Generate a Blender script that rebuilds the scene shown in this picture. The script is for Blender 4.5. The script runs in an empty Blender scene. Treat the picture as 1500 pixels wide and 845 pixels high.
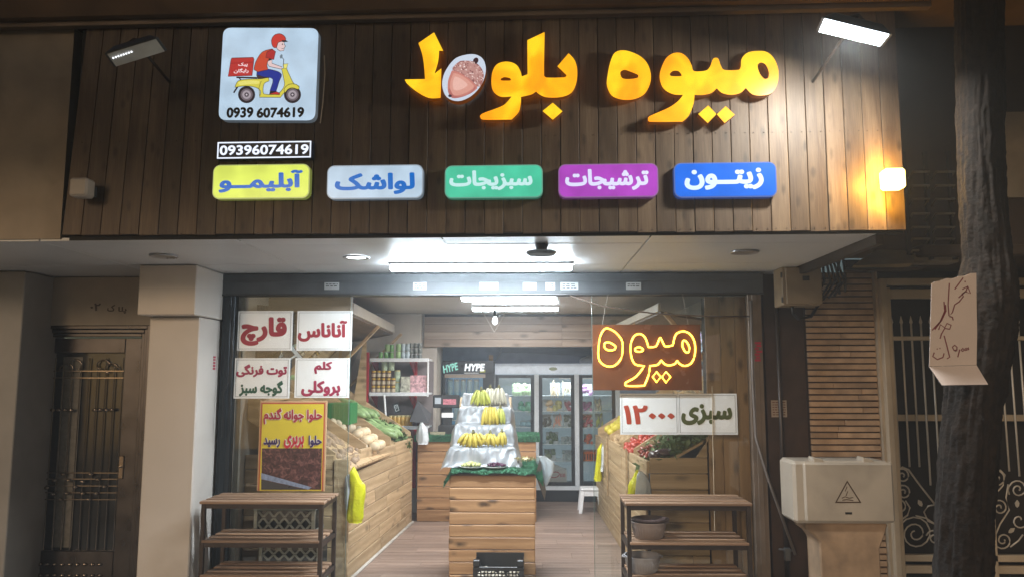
import bpy, math, random
from mathutils import Vector, Matrix, noise
from mathutils.geometry import tessellate_polygon
random.seed(7)
R = math.radians
S = bpy.context.scene
COL = S.collection
# ------------------------------------------------------------------ camera
FPX = 1130.0; VX, VY = 777.0, 553.0
cd = bpy.data.cameras.new('camera'); cam = bpy.data.objects.new('camera', cd); COL.objects.link(cam)
cd.sensor_width = 36; cd.lens = FPX / 1500 * 36; cd.clip_end = 300; cd.clip_start = .05
EYE = Vector((0, 0, 1.6)); cam.location = EYE
PITCH = math.atan((VY - 422.5) / FPX); YAW = math.atan((VX - 750) / FPX)
cam.rotation_euler = (math.pi / 2 + PITCH, 0, YAW)
S.camera = cam
CR = cam.rotation_euler.to_matrix()
def ray(px, py): return (CR @ Vector(((px - 750) / FPX, -(py - 422.5) / FPX, -1))).normalized()
def at(px, py, Y):
    d = ray(px, py); return EYE + d * (Y / d.y)
def atz(px, py, Z):
    d = ray(px, py); return EYE + d * ((Z - 1.6) / d.z)
# ------------------------------------------------------------------ sky, sun, exposure
w = bpy.data.worlds.new('World'); S.world = w; w.use_nodes = True
nt = w.node_tree; bg = nt.nodes['Background']
sk = nt.nodes.new('ShaderNodeTexSky'); sk.sky_type = 'NISHITA'; sk.sun_disc = False
SUN_EL, SUN_AZ = R(13), R(200)          # azimuth from +Y towards +X
sk.sun_elevation = R(13); sk.sun_rotation = SUN_AZ
nt.links.new(sk.outputs[0], bg.inputs[0]); bg.inputs[1].default_value = 0.016
sd = bpy.data.lights.new('sun', 'SUN'); sd.energy = 0.72; sd.angle = R(12); sd.color = (1, .72, .47)
so = bpy.data.objects.new('sun', sd); COL.objects.link(so)
sdir = Vector((math.sin(SUN_AZ) * math.cos(SUN_EL), math.cos(SUN_AZ) * math.cos(SUN_EL), math.sin(SUN_EL)))
so.rotation_euler = sdir.to_track_quat('Z', 'Y').to_euler(); so.location = sdir * 20
S.view_settings.view_transform = 'Standard'; S.view_settings.look = 'None'
S.view_settings.exposure = 0.4; S.view_settings.gamma = 1
S.cycles.max_bounces = 6; S.cycles.transparent_max_bounces = 12; S.cycles.glossy_bounces = 3
S.cycles.sample_clamp_indirect = 4
# ------------------------------------------------------------------ object helpers
def setp(o, label=None, cat=None, group=None, kind=None):
    if label: o['label'] = label
    if cat: o['category'] = cat
    if group: o['group'] = group
    if kind: o['kind'] = kind
    return o
def T(name, label, cat, loc, group=None):
    o = bpy.data.objects.new(name, None); COL.objects.link(o); o.location = loc
    o.empty_display_size = .1
    return setp(o, label, cat, group)
WL = {}
def wloc(o):
    v = Vector(o.location)
    while o.parent: o = o.parent; v += o.location
    return v
def P(name, mb, m, parent=None, label=None, cat=None, group=None, kind=None, smooth=False, bev=0, origin=None):
    """link a mesh builder (world coordinates) as one object"""
    me = bpy.data.meshes.new(name)
    if origin is None:
        origin = wloc(parent) if parent else Vector((0, 0, 0))
    origin = Vector(origin)
    me.from_pydata([tuple(v - origin) for v in mb.v], [], mb.f)
    for mm in (m if isinstance(m, (list, tuple)) else [m]): me.materials.append(mm)
    if any(mb.mi): me.polygons.foreach_set('material_index', mb.mi)
    if smooth: me.polygons.foreach_set('use_smooth', [True] * len(me.polygons))
    me.update()
    o = bpy.data.objects.new(name, me); COL.objects.link(o)
    if parent:
        o.parent = parent; o.location = origin - wloc(parent)
    else: o.location = origin
    if bev:
        b = o.modifiers.new('bevel', 'BEVEL'); b.width = bev; b.segments = 1; b.limit_method = 'ANGLE'
    if smooth == 2:
        try: me.set_sharp_from_angle(angle=R(40))
        except Exception: pass
    return setp(o, label, cat, group, kind)
def dup(root, loc, rotz=None, label=None, group=None, scale=None):
    c = root.copy(); COL.objects.link(c); c.location = loc
    if rotz is not None: c.rotation_euler = (0, 0, rotz) if not isinstance(rotz, tuple) else rotz
    if scale: c.scale = (scale,) * 3 if not isinstance(scale, tuple) else scale
    if label: c['label'] = label
    if group: c['group'] = group
    for ch in root.children:
        d = ch.copy(); COL.objects.link(d); d.parent = c
        for g in ch.children:
            e = g.copy(); COL.objects.link(e); e.parent = d
    return c
class MB:
    def __init__(s, M=None): s.v = []; s.f = []; s.mi = []; s.M = M
    def add(s, vs, fs, mi=0):
        b = len(s.v)
        for v in vs:
            v = Vector(v); s.v.append(s.M @ v if s.M else v)
        for f in fs: s.f.append(tuple(i + b for i in f)); s.mi.append(mi)
        return s
    def hexa(s, p, mi=0):
        return s.add(p, [(0, 3, 2, 1), (4, 5, 6, 7), (0, 1, 5, 4), (1, 2, 6, 5), (2, 3, 7, 6), (3, 0, 4, 7)], mi)
    def box(s, x0, x1, y0, y1, z0, z1, mi=0):
        return s.hexa([(x0, y0, z0), (x1, y0, z0), (x1, y1, z0), (x0, y1, z0), (x0, y0, z1), (x1, y0, z1), (x1, y1, z1), (x0, y1, z1)], mi)
    def bar(s, a, b, w, h, mi=0, up=(0, 0, 1)):
        a = Vector(a); b = Vector(b); d = (b - a).normalized(); up = Vector(up)
        if abs(d.dot(up)) > .95: up = Vector((0, 1, 0))
        x = d.cross(up).normalized() * (w / 2); z = x.cross(d).normalized() * (h / 2)
        return s.hexa([a - x - z, a + x - z, b + x - z, b - x - z, a - x + z, a + x + z, b + x + z, b - x + z], mi)
    def tube(s, pts, r, n=6, closed=False, mi=0):
        pts = [Vector(p) for p in pts]; m = len(pts); vs = []; fs = []
        ref = Vector((0.13, .21, 1)).normalized()
        for i, p in enumerate(pts):
            if closed: d = pts[(i + 1) % m] - pts[i - 1]
            else: d = pts[min(i + 1, m - 1)] - pts[max(i - 1, 0)]
            if d.length < 1e-9: d = Vector((0, 0, 1))
            d.normalize()
            rf = ref if abs(d.dot(ref)) < .97 else Vector((1, 0, 0))
            a = d.cross(rf).normalized(); b = d.cross(a)
            rr = r[i] if isinstance(r, (list, tuple)) else r
            for k in range(n):
                t = 2 * math.pi * k / n; vs.append(p + a * (math.cos(t) * rr) + b * (math.sin(t) * rr))
        for i in range(m if closed else m - 1):
            j = (i + 1) % m
            for k in range(n):
                l = (k + 1) % n; fs.append((i * n + k, i * n + l, j * n + l, j * n + k))
        if not closed:
            fs.append(tuple(range(n))[::-1]); fs.append(tuple((m - 1) * n + k for k in range(n)))
        return s.add(vs, fs, mi)
    def lathe(s, prof, c, n=16, mi=0, sx=1, sy=1, cap=True):
        vs = []; fs = []; c = Vector(c)
        for (r, z) in prof:
            for k in range(n):
                t = 2 * math.pi * k / n; vs.append(c + Vector((math.cos(t) * r * sx, math.sin(t) * r * sy, z)))
        for i in range(len(prof) - 1):
            for k in range(n):
                l = (k + 1) % n; fs.append((i * n + k, i * n + l, (i + 1) * n + l, (i + 1) * n + k))
        if cap:
            fs.append(tuple(range(n))[::-1]); fs.append(tuple((len(prof) - 1) * n + k for k in range(n)))
        return s.add(vs, fs, mi)
    def blob(s, c, r, n=8, m=5, j=0, mi=0, rot=None):
        r = Vector(r) if not isinstance(r, (int, float)) else Vector((r, r, r))
        vs = []; fs = []; c = Vector(c); sd_ = random.random() * 50
        for i in range(m + 1):
            ph = math.pi * i / m
            for k in range(n):
                t = 2 * math.pi * k / n
                d = Vector((math.sin(ph) * math.cos(t), math.sin(ph) * math.sin(t), math.cos(ph)))
                q = 1 + j * noise.noise(d * 1.6 + Vector((sd_, 0, 0)))
                v = Vector((d.x * r.x, d.y * r.y, d.z * r.z)) * q
                if rot: v = rot @ v
                vs.append(c + v)
        for i in range(m):
            for k in range(n):
                l = (k + 1) % n; fs.append((i * n + k, (i + 1) * n + k, (i + 1) * n + l, i * n + l))
        return s.add(vs, fs, mi)
    def flat(s, loops, y, d=0, mi=0):
        """loops: outer + holes as (x,z) lists; front face at local y, extruded back by d"""
        tri = tessellate_polygon([[Vector((a, b, 0)) for a, b in lp] for lp in loops])
        allp = [p for lp in loops for p in lp]
        fs = []
        for t in tri:
            a, b, c = (allp[i] for i in t)
            ar = (b[0] - a[0]) * (c[1] - a[1]) - (c[0] - a[0]) * (b[1] - a[1])
            fs.append(tuple(t) if ar > 0 else tuple(t)[::-1])
        n = len(allp)
        vs = [(a, y, b) for a, b in allp]
        s.add(vs, fs, mi)
        if d:
            vs = [(a, y, b) for a, b in allp] + [(a, y + d, b) for a, b in allp]; fs = []
            o = 0
            for lp in loops:
                m = len(lp)
                for i in range(m):
                    j = (i + 1) % m; fs.append((o + i, o + j, n + o + j, n + o + i))
                o += m
            s.add(vs, fs, mi if d < .03 else mi + 1)
        return s
    def rrect(s, x0, x1, z0, z1, r, y, d, mi=0, k=5):
        pts = []
        for cx, cz, a0 in ((x1 - r, z0 + r, -90), (x1 - r, z1 - r, 0), (x0 + r, z1 - r, 90), (x0 + r, z0 + r, 180)):
            for i in range(k + 1):
                a = R(a0 + 90 * i / k); pts.append((cx + r * math.cos(a), cz + r * math.sin(a)))
        return s.flat([pts], y, d, mi)
def smoothloop(pts, k=4):
    n = len(pts); out = []
    for i in range(n):
        p0, p1, p2, p3 = pts[i - 1], pts[i], pts[(i + 1) % n], pts[(i + 2) % n]
        c1 = len(p1) > 2; c2 = len(p2) > 2
        a, b = Vector(p1[:2]), Vector(p2[:2])
        m1 = (b - Vector(p0[:2])) * .5 if not c1 else (b - a) * .5
        m2 = (Vector(p3[:2]) - a) * .5 if not c2 else (b - a) * .5
        L = (b - a).length
        for mm in (m1, m2):
            if mm.length > L: mm *= L / mm.length
        for j in range(k):
            t = j / k; h = t * t * (3 - 2 * t)
            v = a * (2 * t**3 - 3 * t * t + 1) + m1 * (t**3 - 2 * t * t + t) + b * (-2 * t**3 + 3 * t * t) + m2 * (t**3 - t * t)
            out.append((v.x, v.y))
            if c1 and c2: break
    return out
# ------------------------------------------------------------------ materials
MATS = {}
def srgb(h):
    if isinstance(h, str):
        c = [int(h[i:i + 2], 16) / 255 for i in (0, 2, 4)]
        return tuple(x / 12.92 if x < .04 else ((x + .055) / 1.055) ** 2.4 for x in c)
    return h
def base(name):
    m = bpy.data.materials.new(name); m.use_nodes = True; n = m.node_tree
    return m, n, n.nodes['Principled BSDF']
def coords(n, rnd=True):
    tc = n.nodes.new('ShaderNodeTexCoord'); out = tc.outputs['Object']
    if rnd:
        oi = n.nodes.new('ShaderNodeObjectInfo'); ml = n.nodes.new('ShaderNodeVectorMath'); ml.operation = 'SCALE'
        cb = n.nodes.new('ShaderNodeCombineXYZ')
        for i in range(3): n.links.new(oi.outputs['Random'], cb.inputs[i])
        n.links.new(cb.outputs[0], ml.inputs[0]); ml.inputs['Scale'].default_value = 37
        ad = n.nodes.new('ShaderNodeVectorMath'); n.links.new(out, ad.inputs[0]); n.links.new(ml.outputs[0], ad.inputs[1])
        out = ad.outputs[0]
        return out, oi.outputs['Random']
    return out, None
def math_(n, op, a, b=None, clamp=False):
    m = n.nodes.new('ShaderNodeMath'); m.operation = op; m.use_clamp = clamp
    for i, x in enumerate((a, b)):
        if x is None: continue
        if isinstance(x, (int, float)): m.inputs[i].default_value = x
        else: n.links.new(x, m.inputs[i])
    return m.outputs[0]
def ramp(n, fac, stops):
    r = n.nodes.new('ShaderNodeValToRGB'); n.links.new(fac, r.inputs[0]); e = r.color_ramp.elements
    while len(e) < len(stops): e.new(.5)
    for i, (p, c) in enumerate(stops): e[i].position = p; e[i].color = (*c, 1)
    return r.outputs[0]
def mixc(n, fac, a, b, mode='MIX'):
    m = n.nodes.new('ShaderNodeMix'); m.data_type = 'RGBA'; m.blend_type = mode
    for i, x in ((0, fac), (6, a), (7, b)):
        if isinstance(x, (int, float)): m.inputs[i].default_value = x
        elif isinstance(x, tuple): m.inputs[i].default_value = (*x, 1)
        else: n.links.new(x, m.inputs[i])
    return m.outputs[2]
def ntex(n, co, scale, detail=4, sc3=None, dist=0):
    if sc3:
        mp = n.nodes.new('ShaderNodeMapping'); n.links.new(co, mp.inputs[0]); mp.inputs['Scale'].default_value = sc3; co = mp.outputs[0]
    t = n.nodes.new('ShaderNodeTexNoise'); n.links.new(co, t.inputs['Vector']); t.inputs['Scale'].default_value = scale
    t.inputs['Detail'].default_value = detail; t.inputs['Distortion'].default_value = dist
    return t.outputs[0]
def bump(n, b, h, st, dist=.005):
    bp = n.nodes.new('ShaderNodeBump'); bp.inputs['Strength'].default_value = st; bp.inputs['Distance'].default_value = dist
    n.links.new(h, bp.inputs['Height']); n.links.new(bp.outputs[0], b.inputs['Normal'])
def mat(name, col, rough=.6, metal=0, var=.12, vs=8, bmp=0, bs=60, emit=None, es=0, spec=.5, trans=0, coat=0, dirt=0):
    if name in MATS: return MATS[name]
    m, n, b = base(name); MATS[name] = m; col = srgb(col)
    b.inputs['Roughness'].default_value = rough; b.inputs['Metallic'].default_value = metal
    b.inputs['Specular IOR Level'].default_value = spec
    b.inputs['Coat Weight'].default_value = coat
    if trans: b.inputs['Transmission Weight'].default_value = trans
    b.inputs['Base Color'].default_value = (*col, 1)
    if var or bmp or dirt:
        co, rnd = coords(n)
        if var:
            t = ntex(n, co, vs, 5)
            c = ramp(n, t, [(.3, tuple(x * (1 - var) for x in col)), (.7, tuple(min(1, x * (1 + var)) for x in col))])
            if dirt:
                t2 = ntex(n, co, 2.3, 8, dist=.6)
                d = ramp(n, t2, [(.5, (0, 0, 0)), (.72, (1, 1, 1))])
                c = mixc(n, math_(n, 'MULTIPLY', d, dirt), c, tuple(x * .35 for x in col))
            n.links.new(c, b.inputs['Base Color'])
            rr = n.nodes.new('ShaderNodeMapRange'); n.links.new(t, rr.inputs[0]); rr.inputs[3].default_value = max(0, rough - .1); rr.inputs[4].default_value = min(1, rough + .1)
            n.links.new(rr.outputs[0], b.inputs['Roughness'])
        if bmp: bump(n, b, ntex(n, co, bs, 4), bmp)
    if emit is not None:
        b.inputs['Emission Color'].default_value = (*srgb(emit), 1); b.inputs['Emission Strength'].default_value = es
    return m
def wood(name, c1, c2, axis='x', knots=.5, var=.25, rough=.55, fine=1.0, scl=1.0):
    """c1 light, c2 dark grain"""
    if name in MATS: return MATS[name]
    m, n, b = base(name); MATS[name] = m; c1 = srgb(c1); c2 = srgb(c2)
    co, rnd = coords(n)
    ai = 'xyz'.index(axis)
    sc = [9 * scl] * 3; sc[ai] = .9 * scl
    sf = [60 * scl] * 3; sf[ai] = 2.2 * scl
    g1 = ntex(n, co, 1.6, 5, tuple(sc), 1.2)
    g2 = ntex(n, co, 2.0, 3, tuple(sf), .3)
    wv = n.nodes.new('ShaderNodeTexWave'); mp = n.nodes.new('ShaderNodeMapping'); n.links.new(co, mp.inputs[0])
    mp.inputs['Scale'].default_value = tuple(x * .8 for x in sc); n.links.new(mp.outputs[0], wv.inputs[0])
    wv.wave_type = 'RINGS'; wv.inputs['Scale'].default_value = .7; wv.inputs['Distortion'].default_value = 9; wv.inputs['Detail'].default_value = 2; wv.inputs['Detail Scale'].default_value = .8
    f = math_(n, 'ADD', math_(n, 'MULTIPLY', g1, .45), math_(n, 'MULTIPLY', g2, .35 * fine))
    f = math_(n, 'ADD', f, math_(n, 'MULTIPLY', wv.outputs[1] if len(wv.outputs) > 1 else wv.outputs[0], .22))
    mid = tuple((a + b_) / 2 for a, b_ in zip(c1, c2))
    c = ramp(n, f, [(.28, c1), (.5, mid), (.78, c2)])
    # knots
    sk_ = [8.5 * scl] * 3; sk_[ai] = 3.6 * scl
    mk = n.nodes.new('ShaderNodeMapping'); n.links.new(co, mk.inputs[0]); mk.inputs['Scale'].default_value = tuple(sk_)
    vo = n.nodes.new('ShaderNodeTexVoronoi'); n.links.new(mk.outputs[0], vo.inputs['Vector']); vo.inputs['Scale'].default_value = 1.0
    vo.inputs['Randomness'].default_value = 1
    wn = n.nodes.new('ShaderNodeTexNoise'); n.links.new(co, wn.inputs['Vector']); wn.inputs['Scale'].default_value = 25
    dd = math_(n, 'ADD', vo.outputs['Distance'], math_(n, 'MULTIPLY', math_(n, 'SUBTRACT', wn.outputs[0], .5), .14))
    kn = ramp(n, dd, [(.08, (1, 1, 1)), (.27, (0, 0, 0))])
    c = mixc(n, math_(n, 'MULTIPLY', kn, knots), c, tuple(x * .28 for x in c2))
    # per board tone
    hv = n.nodes.new('ShaderNodeMapRange'); n.links.new(rnd, hv.inputs[0]); hv.inputs[3].default_value = 1 - var; hv.inputs[4].default_value = 1 + var
    sm = n.nodes.new('ShaderNodeVectorMath'); sm.operation = 'SCALE'; n.links.new(c, sm.inputs[0]); n.links.new(hv.outputs[0], sm.inputs['Scale'])
    n.links.new(sm.outputs[0], b.inputs['Base Color'])
    b.inputs['Roughness'].default_value = rough
    bump(n, b, f, .35, .003)
    return m
def glow(name, col, st=1.0, var=0):
    """self-lit face; col is what the camera sees at st=1"""
    if name in MATS: return MATS[name]
    m, n, b = base(name); MATS[name] = m; col = srgb(col); st = st * .98 if st <= 1.2 else st
    b.inputs['Base Color'].default_value = (*[x * .25 for x in col], 1); b.inputs['Roughness'].default_value = .25
    b.inputs['Emission Color'].default_value = (*col, 1); b.inputs['Emission Strength'].default_value = st
    if var:
        co, _ = coords(n)
        t = ntex(n, co, 7, 2)
        c = ramp(n, t, [(.35, tuple(x * (1 - var) for x in col)), (.65, tuple(x * (1 + var * .5) for x in col))])
        n.links.new(c, b.inputs['Emission Color'])
    return m
def pane_mat(name, tint=(1, 1, 1), refl=1.0):
    m = bpy.data.materials.new(name); m.use_nodes = True; n = m.node_tree; n.nodes.remove(n.nodes['Principled BSDF'])
    tr = n.nodes.new('ShaderNodeBsdfTransparent'); tr.inputs[0].default_value = (*tint, 1)
    gl = n.nodes.new('ShaderNodeBsdfGlossy'); gl.inputs['Roughness'].default_value = .02
    fr = n.nodes.new('ShaderNodeFresnel'); fr.inputs[0].default_value = 1.45
    mx = n.nodes.new('ShaderNodeMixShader'); n.links.new(math_(n, 'MULTIPLY', fr.outputs[0], refl), mx.inputs[0])
    n.links.new(tr.outputs[0], mx.inputs[1]); n.links.new(gl.outputs[0], mx.inputs[2])
    n.links.new(mx.outputs[0], n.nodes['Material Output'].inputs[0]); return m
def light(name, kind, loc, energy, col=(1, 1, 1), size=.1, sy=None, dirv=None, spot=None, blend=.5):
    d = bpy.data.lights.new(name, kind); d.energy = energy; d.color = col
    if kind == 'AREA':
        d.shape = 'RECTANGLE' if sy else 'SQUARE'; d.size = size
        if sy: d.size_y = sy
    else: d.shadow_soft_size = size
    if kind == 'SPOT': d.spot_size = R(spot); d.spot_blend = blend
    o = bpy.data.objects.new(name, d); COL.objects.link(o); o.location = loc
    if dirv is not None: o.rotation_euler = (-Vector(dirv)).to_track_quat('Z', 'Y').to_euler()
    return o
# ------------------------------------------------------------------ lettering
JF = {'ا': 0xFE8D, 'آ': 0xFE81, 'ب': 0xFE8F, 'پ': 0xFB56, 'ت': 0xFE95, 'ج': 0xFE9D, 'چ': 0xFB7A, 'ح': 0xFEA1, 'خ': 0xFEA5, 'د': 0xFEA9, 'ر': 0xFEAD,
      'ز': 0xFEAF, 'س': 0xFEB1, 'ش': 0xFEB5, 'ط': 0xFEC1, 'ف': 0xFED1, 'ق': 0xFED5, 'ک': 0xFB8E, 'گ': 0xFB92, 'ل': 0xFEDD, 'م': 0xFEE1, 'ن': 0xFEE5,
      'ه': 0xFEE9, 'و': 0xFEED, 'ی': 0xFBFC}
def shape(s):
    out = []
    for i, ch in enumerate(s):
        if ch not in JF: out.append(ch); continue
        pv = i > 0 and (s[i - 1] in JF or s[i - 1] == 'ـ') and s[i - 1] not in 'اآدرزو'
        nx = i + 1 < len(s) and (s[i + 1] in JF or s[i + 1] == 'ـ') and ch not in 'اآدرزو'
        out.append(chr(JF[ch] + (3 if pv and nx else 1 if pv else 2 if nx else 0)))
    return ''.join(out[::-1])
def area2(l): return sum(l[i - 1][0] * l[i][1] - l[i][0] * l[i - 1][1] for i in range(len(l))) / 2
def inside(p, l):
    c = False; j = len(l) - 1
    for i in range(len(l)):
        if (l[i][1] > p[1]) != (l[j][1] > p[1]) and p[0] < (l[j][0] - l[i][0]) * (p[1] - l[i][1]) / (l[j][1] - l[i][1]) + l[i][0]: c = not c
        j = i
    return c
def text_loops(s, bold=0.0, fa=True, spacing=1.0):
    c = bpy.data.curves.new('lettering', 'FONT'); c.body = shape(s) if fa else s; c.space_character = spacing
    o = bpy.data.objects.new('lettering', c); COL.objects.link(o)
    dg = bpy.context.evaluated_depsgraph_get()
    cu = o.evaluated_get(dg).to_curve(dg)
    loops = []
    for sp in cu.splines:
        pts = []
        bp = sp.bezier_points; m = len(bp)
        for i in range(m):
            a, b = bp[i], bp[(i + 1) % m]
            st = (a.handle_right - a.co).length < 1e-6 and (b.handle_left - b.co).length < 1e-6
            K = 1 if st else 3
            for j in range(K):
                t = j / K
                v = a.co * (1 - t)**3 + a.handle_right * 3 * t * (1 - t)**2 + b.handle_left * 3 * t * t * (1 - t) + b.co * t**3
                if not pts or (Vector(pts[-1]) - v.xy).length > .004: pts.append((v.x, v.y))
        if len(pts) > 2: loops.append(pts)
    o.to_curve_clear() if hasattr(o, 'to_curve_clear') else None
    bpy.data.objects.remove(o); bpy.data.curves.remove(c)
    if not loops: return []
    big = max(loops, key=lambda l: abs(area2(l))); sg = 1 if area2(big) > 0 else -1
    res = []
    for l in loops:
        n = len(l); q = []
        for i in range(n):
            p, a, b = Vector(l[i]), Vector(l[i - 1]), Vector(l[(i + 1) % n])
            e1 = (p - a); e2 = (b - p)
            if e1.length < 1e-7 or e2.length < 1e-7: q.append(tuple(p)); continue
            e1.normalize(); e2.normalize()
            nn = Vector((e1.y + e2.y, -e1.x - e2.x)) * sg
            if nn.length < .3: nn = Vector((e1.y, -e1.x)) * sg
            nn.normalize(); k = max(.55, nn.dot(Vector((e1.y, -e1.x)) * sg))
            q.append(tuple(p + nn * (bold / k)))
        res.append(q)
    outs = [(q, []) for l, q in zip(loops, res) if area2(l) * sg > 0]
    for l, q in zip(loops, res):
        if area2(l) * sg > 0: continue
        cand = [o_ for o_ in outs if inside(l[0], o_[0])]
        if cand and area2(q) * sg < 0: min(cand, key=lambda o_: abs(area2(o_[0])))[1].append(q)
    return outs
def put_text(mb, s, x0, x1, z0, z1, y, d=0, bold=0.03, fa=True, mi=0, shear=0, spacing=1.0, keep=False):
    outs = text_loops(s, 0, fa, spacing)
    xs = [p[0] for o in outs for p in o[0]]; ys = [p[1] for o in outs for p in o[0]]
    a, b, c, e = min(xs) - bold, max(xs) + bold, min(ys) - bold, max(ys) + bold
    kx = (x1 - x0) / (b - a); kz = (z1 - z0) / (e - c); q = 0
    f = lambda p: (x0 + (p[0] - a) * kx + shear * (p[1] - c) * kz, z0 + (p[1] - c) * kz)
    for i, (o, hs) in enumerate(outs):
        mb.flat([[f(p) for p in o]] + [[f(p) for p in h] for h in hs], y - .0001 * (i % 3), d, mi)
        for lp in [o] + hs:
            n = len(lp)
            for k in range(n):
                p, r_ = Vector(lp[k]), Vector(lp[(k + 1) % n]); dv_ = r_ - p
                if dv_.length < 1e-6: continue
                nn = Vector((-dv_.y, dv_.x)).normalized() * bold; q += 1
                yy = y - .0003 - .00002 * (q % 9)
                mb.add([(f(v)[0], yy, f(v)[1]) for v in (p + nn, p - nn, r_ - nn, r_ + nn)], [(0, 1, 2, 3)], mi)
                mb.add([(f(v)[0], yy - .0002, f(v)[1]) for v in [p + Vector((math.cos(t * math.pi / 3), math.sin(t * math.pi / 3))) * bold for t in range(6)]], [(0, 1, 2, 3, 4, 5)], mi)
# ------------------------------------------------------------------ common materials
M_plaster = mat('beige_plaster', (.42, .35, .27), .85, var=.18, vs=3, bmp=.3, bs=40, dirt=.5)
M_pillar = mat('cream_pillar_panel', (.68, .62, .56), .45, var=.06, vs=2, dirt=.15)
M_soffit = mat('white_composite_panel', (.76, .77, .79), .42, var=.05, vs=2, spec=.6)
M_dark = mat('dark_backing', (.02, .018, .016), .8)
M_steel = mat('grey_painted_steel', (.095, .10, .105), .55, .15, var=.15, vs=6, dirt=.4)
M_darksteel = mat('dark_brown_steel', (.045, .032, .026), .45, .4, var=.2, dirt=.3)
M_white = mat('white_plastic', (.75, .76, .78), .4, var=.04)
M_black = mat('black_plastic', (.02, .02, .022), .4)
M_fascia = wood('stained_pine_cladding', (.185, .130, .080), (.078, .047, .027), 'z', .6, .28, .55, 1.5, 1.7)
M_stall = wood('pale_pine_board', (.54, .40, .245), (.33, .22, .115), 'y', .6, .16)
M_stallx = wood('pale_pine_board_crosswise', (.62, .44, .26), (.36, .24, .12), 'x', .6, .14)
M_island = wood('knotty_pine_board', (.46, .27, .13), (.24, .12, .05), 'x', 1.0, .14, scl=1.1)
M_slat = wood('weathered_brown_slat', (.37, .235, .15), (.17, .10, .06), 'x', .3, .2)
M_valance = wood('greyed_pine_board', (.40, .31, .24), (.27, .19, .14), 'x', .7, .12)
M_glass = pane_mat('shop_glass', (.93, .95, .94), 1.6)
M_print_white = mat('white_sign_board', (.78, .81, .81), .25, var=.03)
ARTN = {}
# ------------------------------------------------------------------ fascia frame
FO = at(90, 345, 4.47); FR_ = at(1330, 338, 4.35)
FO.z = 2.41
fx = Vector((FR_.x - FO.x, FR_.y - FO.y, 0)).normalized(); fy = Vector((-fx.y, fx.x, 0))
FM = Matrix(((fx.x, fy.x, 0, FO.x), (fx.y, fy.y, 0, FO.y), (0, 0, 1, FO.z), (0, 0, 0, 1)))
def fp(px, py, off=0.0):
    """pixel -> local (x,z) on the plane `off` metres in front of the boards"""
    d = ray(px, py); o = FO - fy * off; t = (o - EYE).dot(fy) / d.dot(fy); q = EYE + d * t - FO
    return (q.dot(fx), q.z)
# ---- boards
fas = T('fascia', 'wide wooden board fascia above the shop front carrying the lit signs', 'fascia', FO)
mb = MB(FM); zt = fp(700, 30)[1] + .02; mb.box(.03, fp(1326, 335)[0], .03, .10, .005, zt); P('backing', mb, M_dark, fas)
NB = 44
def slopex(x): return x + 307 * ((777 - x) / 9750 + .05 * max(0, 1 - (x - 90) / 260))
for i in range(NB):
    xa = 90 + 1238 * i / NB; xb = 90 + 1238 * (i + 1) / NB
    j = random.uniform(-.7, .7)
    yb = 345 - 7 * i / NB + random.uniform(-.8, .8)
    a = fp(xa + .35, yb); b = fp(xb - .35, yb); c = fp(slopex(xb) - .35, yb - 307 - 8 * i / NB); d = fp(slopex(xa) + .35, yb - 307 - 8 * i / NB)
    dz = random.uniform(-.002, .003)
    za = max(a[1], b[1]); zc = zt - .02
    mb = MB(FM); mb.hexa([(a[0], -.0 + dz, za), (b[0], 0 + dz, za), (b[0], .022, za), (a[0], .022, za), (d[0], dz, zc), (c[0], dz, zc), (c[0], .022, zc), (d[0], .022, zc)])
    P('board', mb, M_fascia, fas, bev=.0025, origin=FM @ Vector(((a[0] + b[0]) / 2, 0, 1)))
mb = MB(FM)
for i in range(NB):   # nail heads
    for z in (.035, .6):
        x = fp(90 + 1238 * (i + .5) / NB, 340)[0]
        for q in (-.03, .03): mb.lathe([(.0025, 0)], (0, 0, 0), 4, cap=False) if 0 else mb.box(x + q - .002, x + q + .002, -.0035, .002, z - .002, z + .002)
P('nail_heads', mb, M_darksteel, fas, kind='stuff')
# trim strip along the top of the fascia
mb = MB(FM); mb.box(-1.6, fp(1326, 335)[0] + .2, -.05, -.001, zt - .022, zt + .012)
P('top_trim', mb, mat('pale_metal_trim', (.20, .15, .11), .5, .3, dirt=.3), None, 'thin pale metal trim strip along the top of the wood fascia', 'trim', )
# upper beam
mb = MB(FM); mb.box(-2.2, 6.2, -.10, .3, zt + .013, zt + 1.4)
P('upper_beam', mb, mat('dark_render', (.16, .10, .055), .9, var=.3, vs=1.5, bmp=.3, dirt=.5), kind='structure')
mb = MB(FM); mb.box(.04, fp(1326, 335)[0] - .01, .11, 1.6, .20, zt - .03); P('canopy_body', mb, mat('dark_canopy_sheet', (.08, .07, .06), .7), fas)
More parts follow.
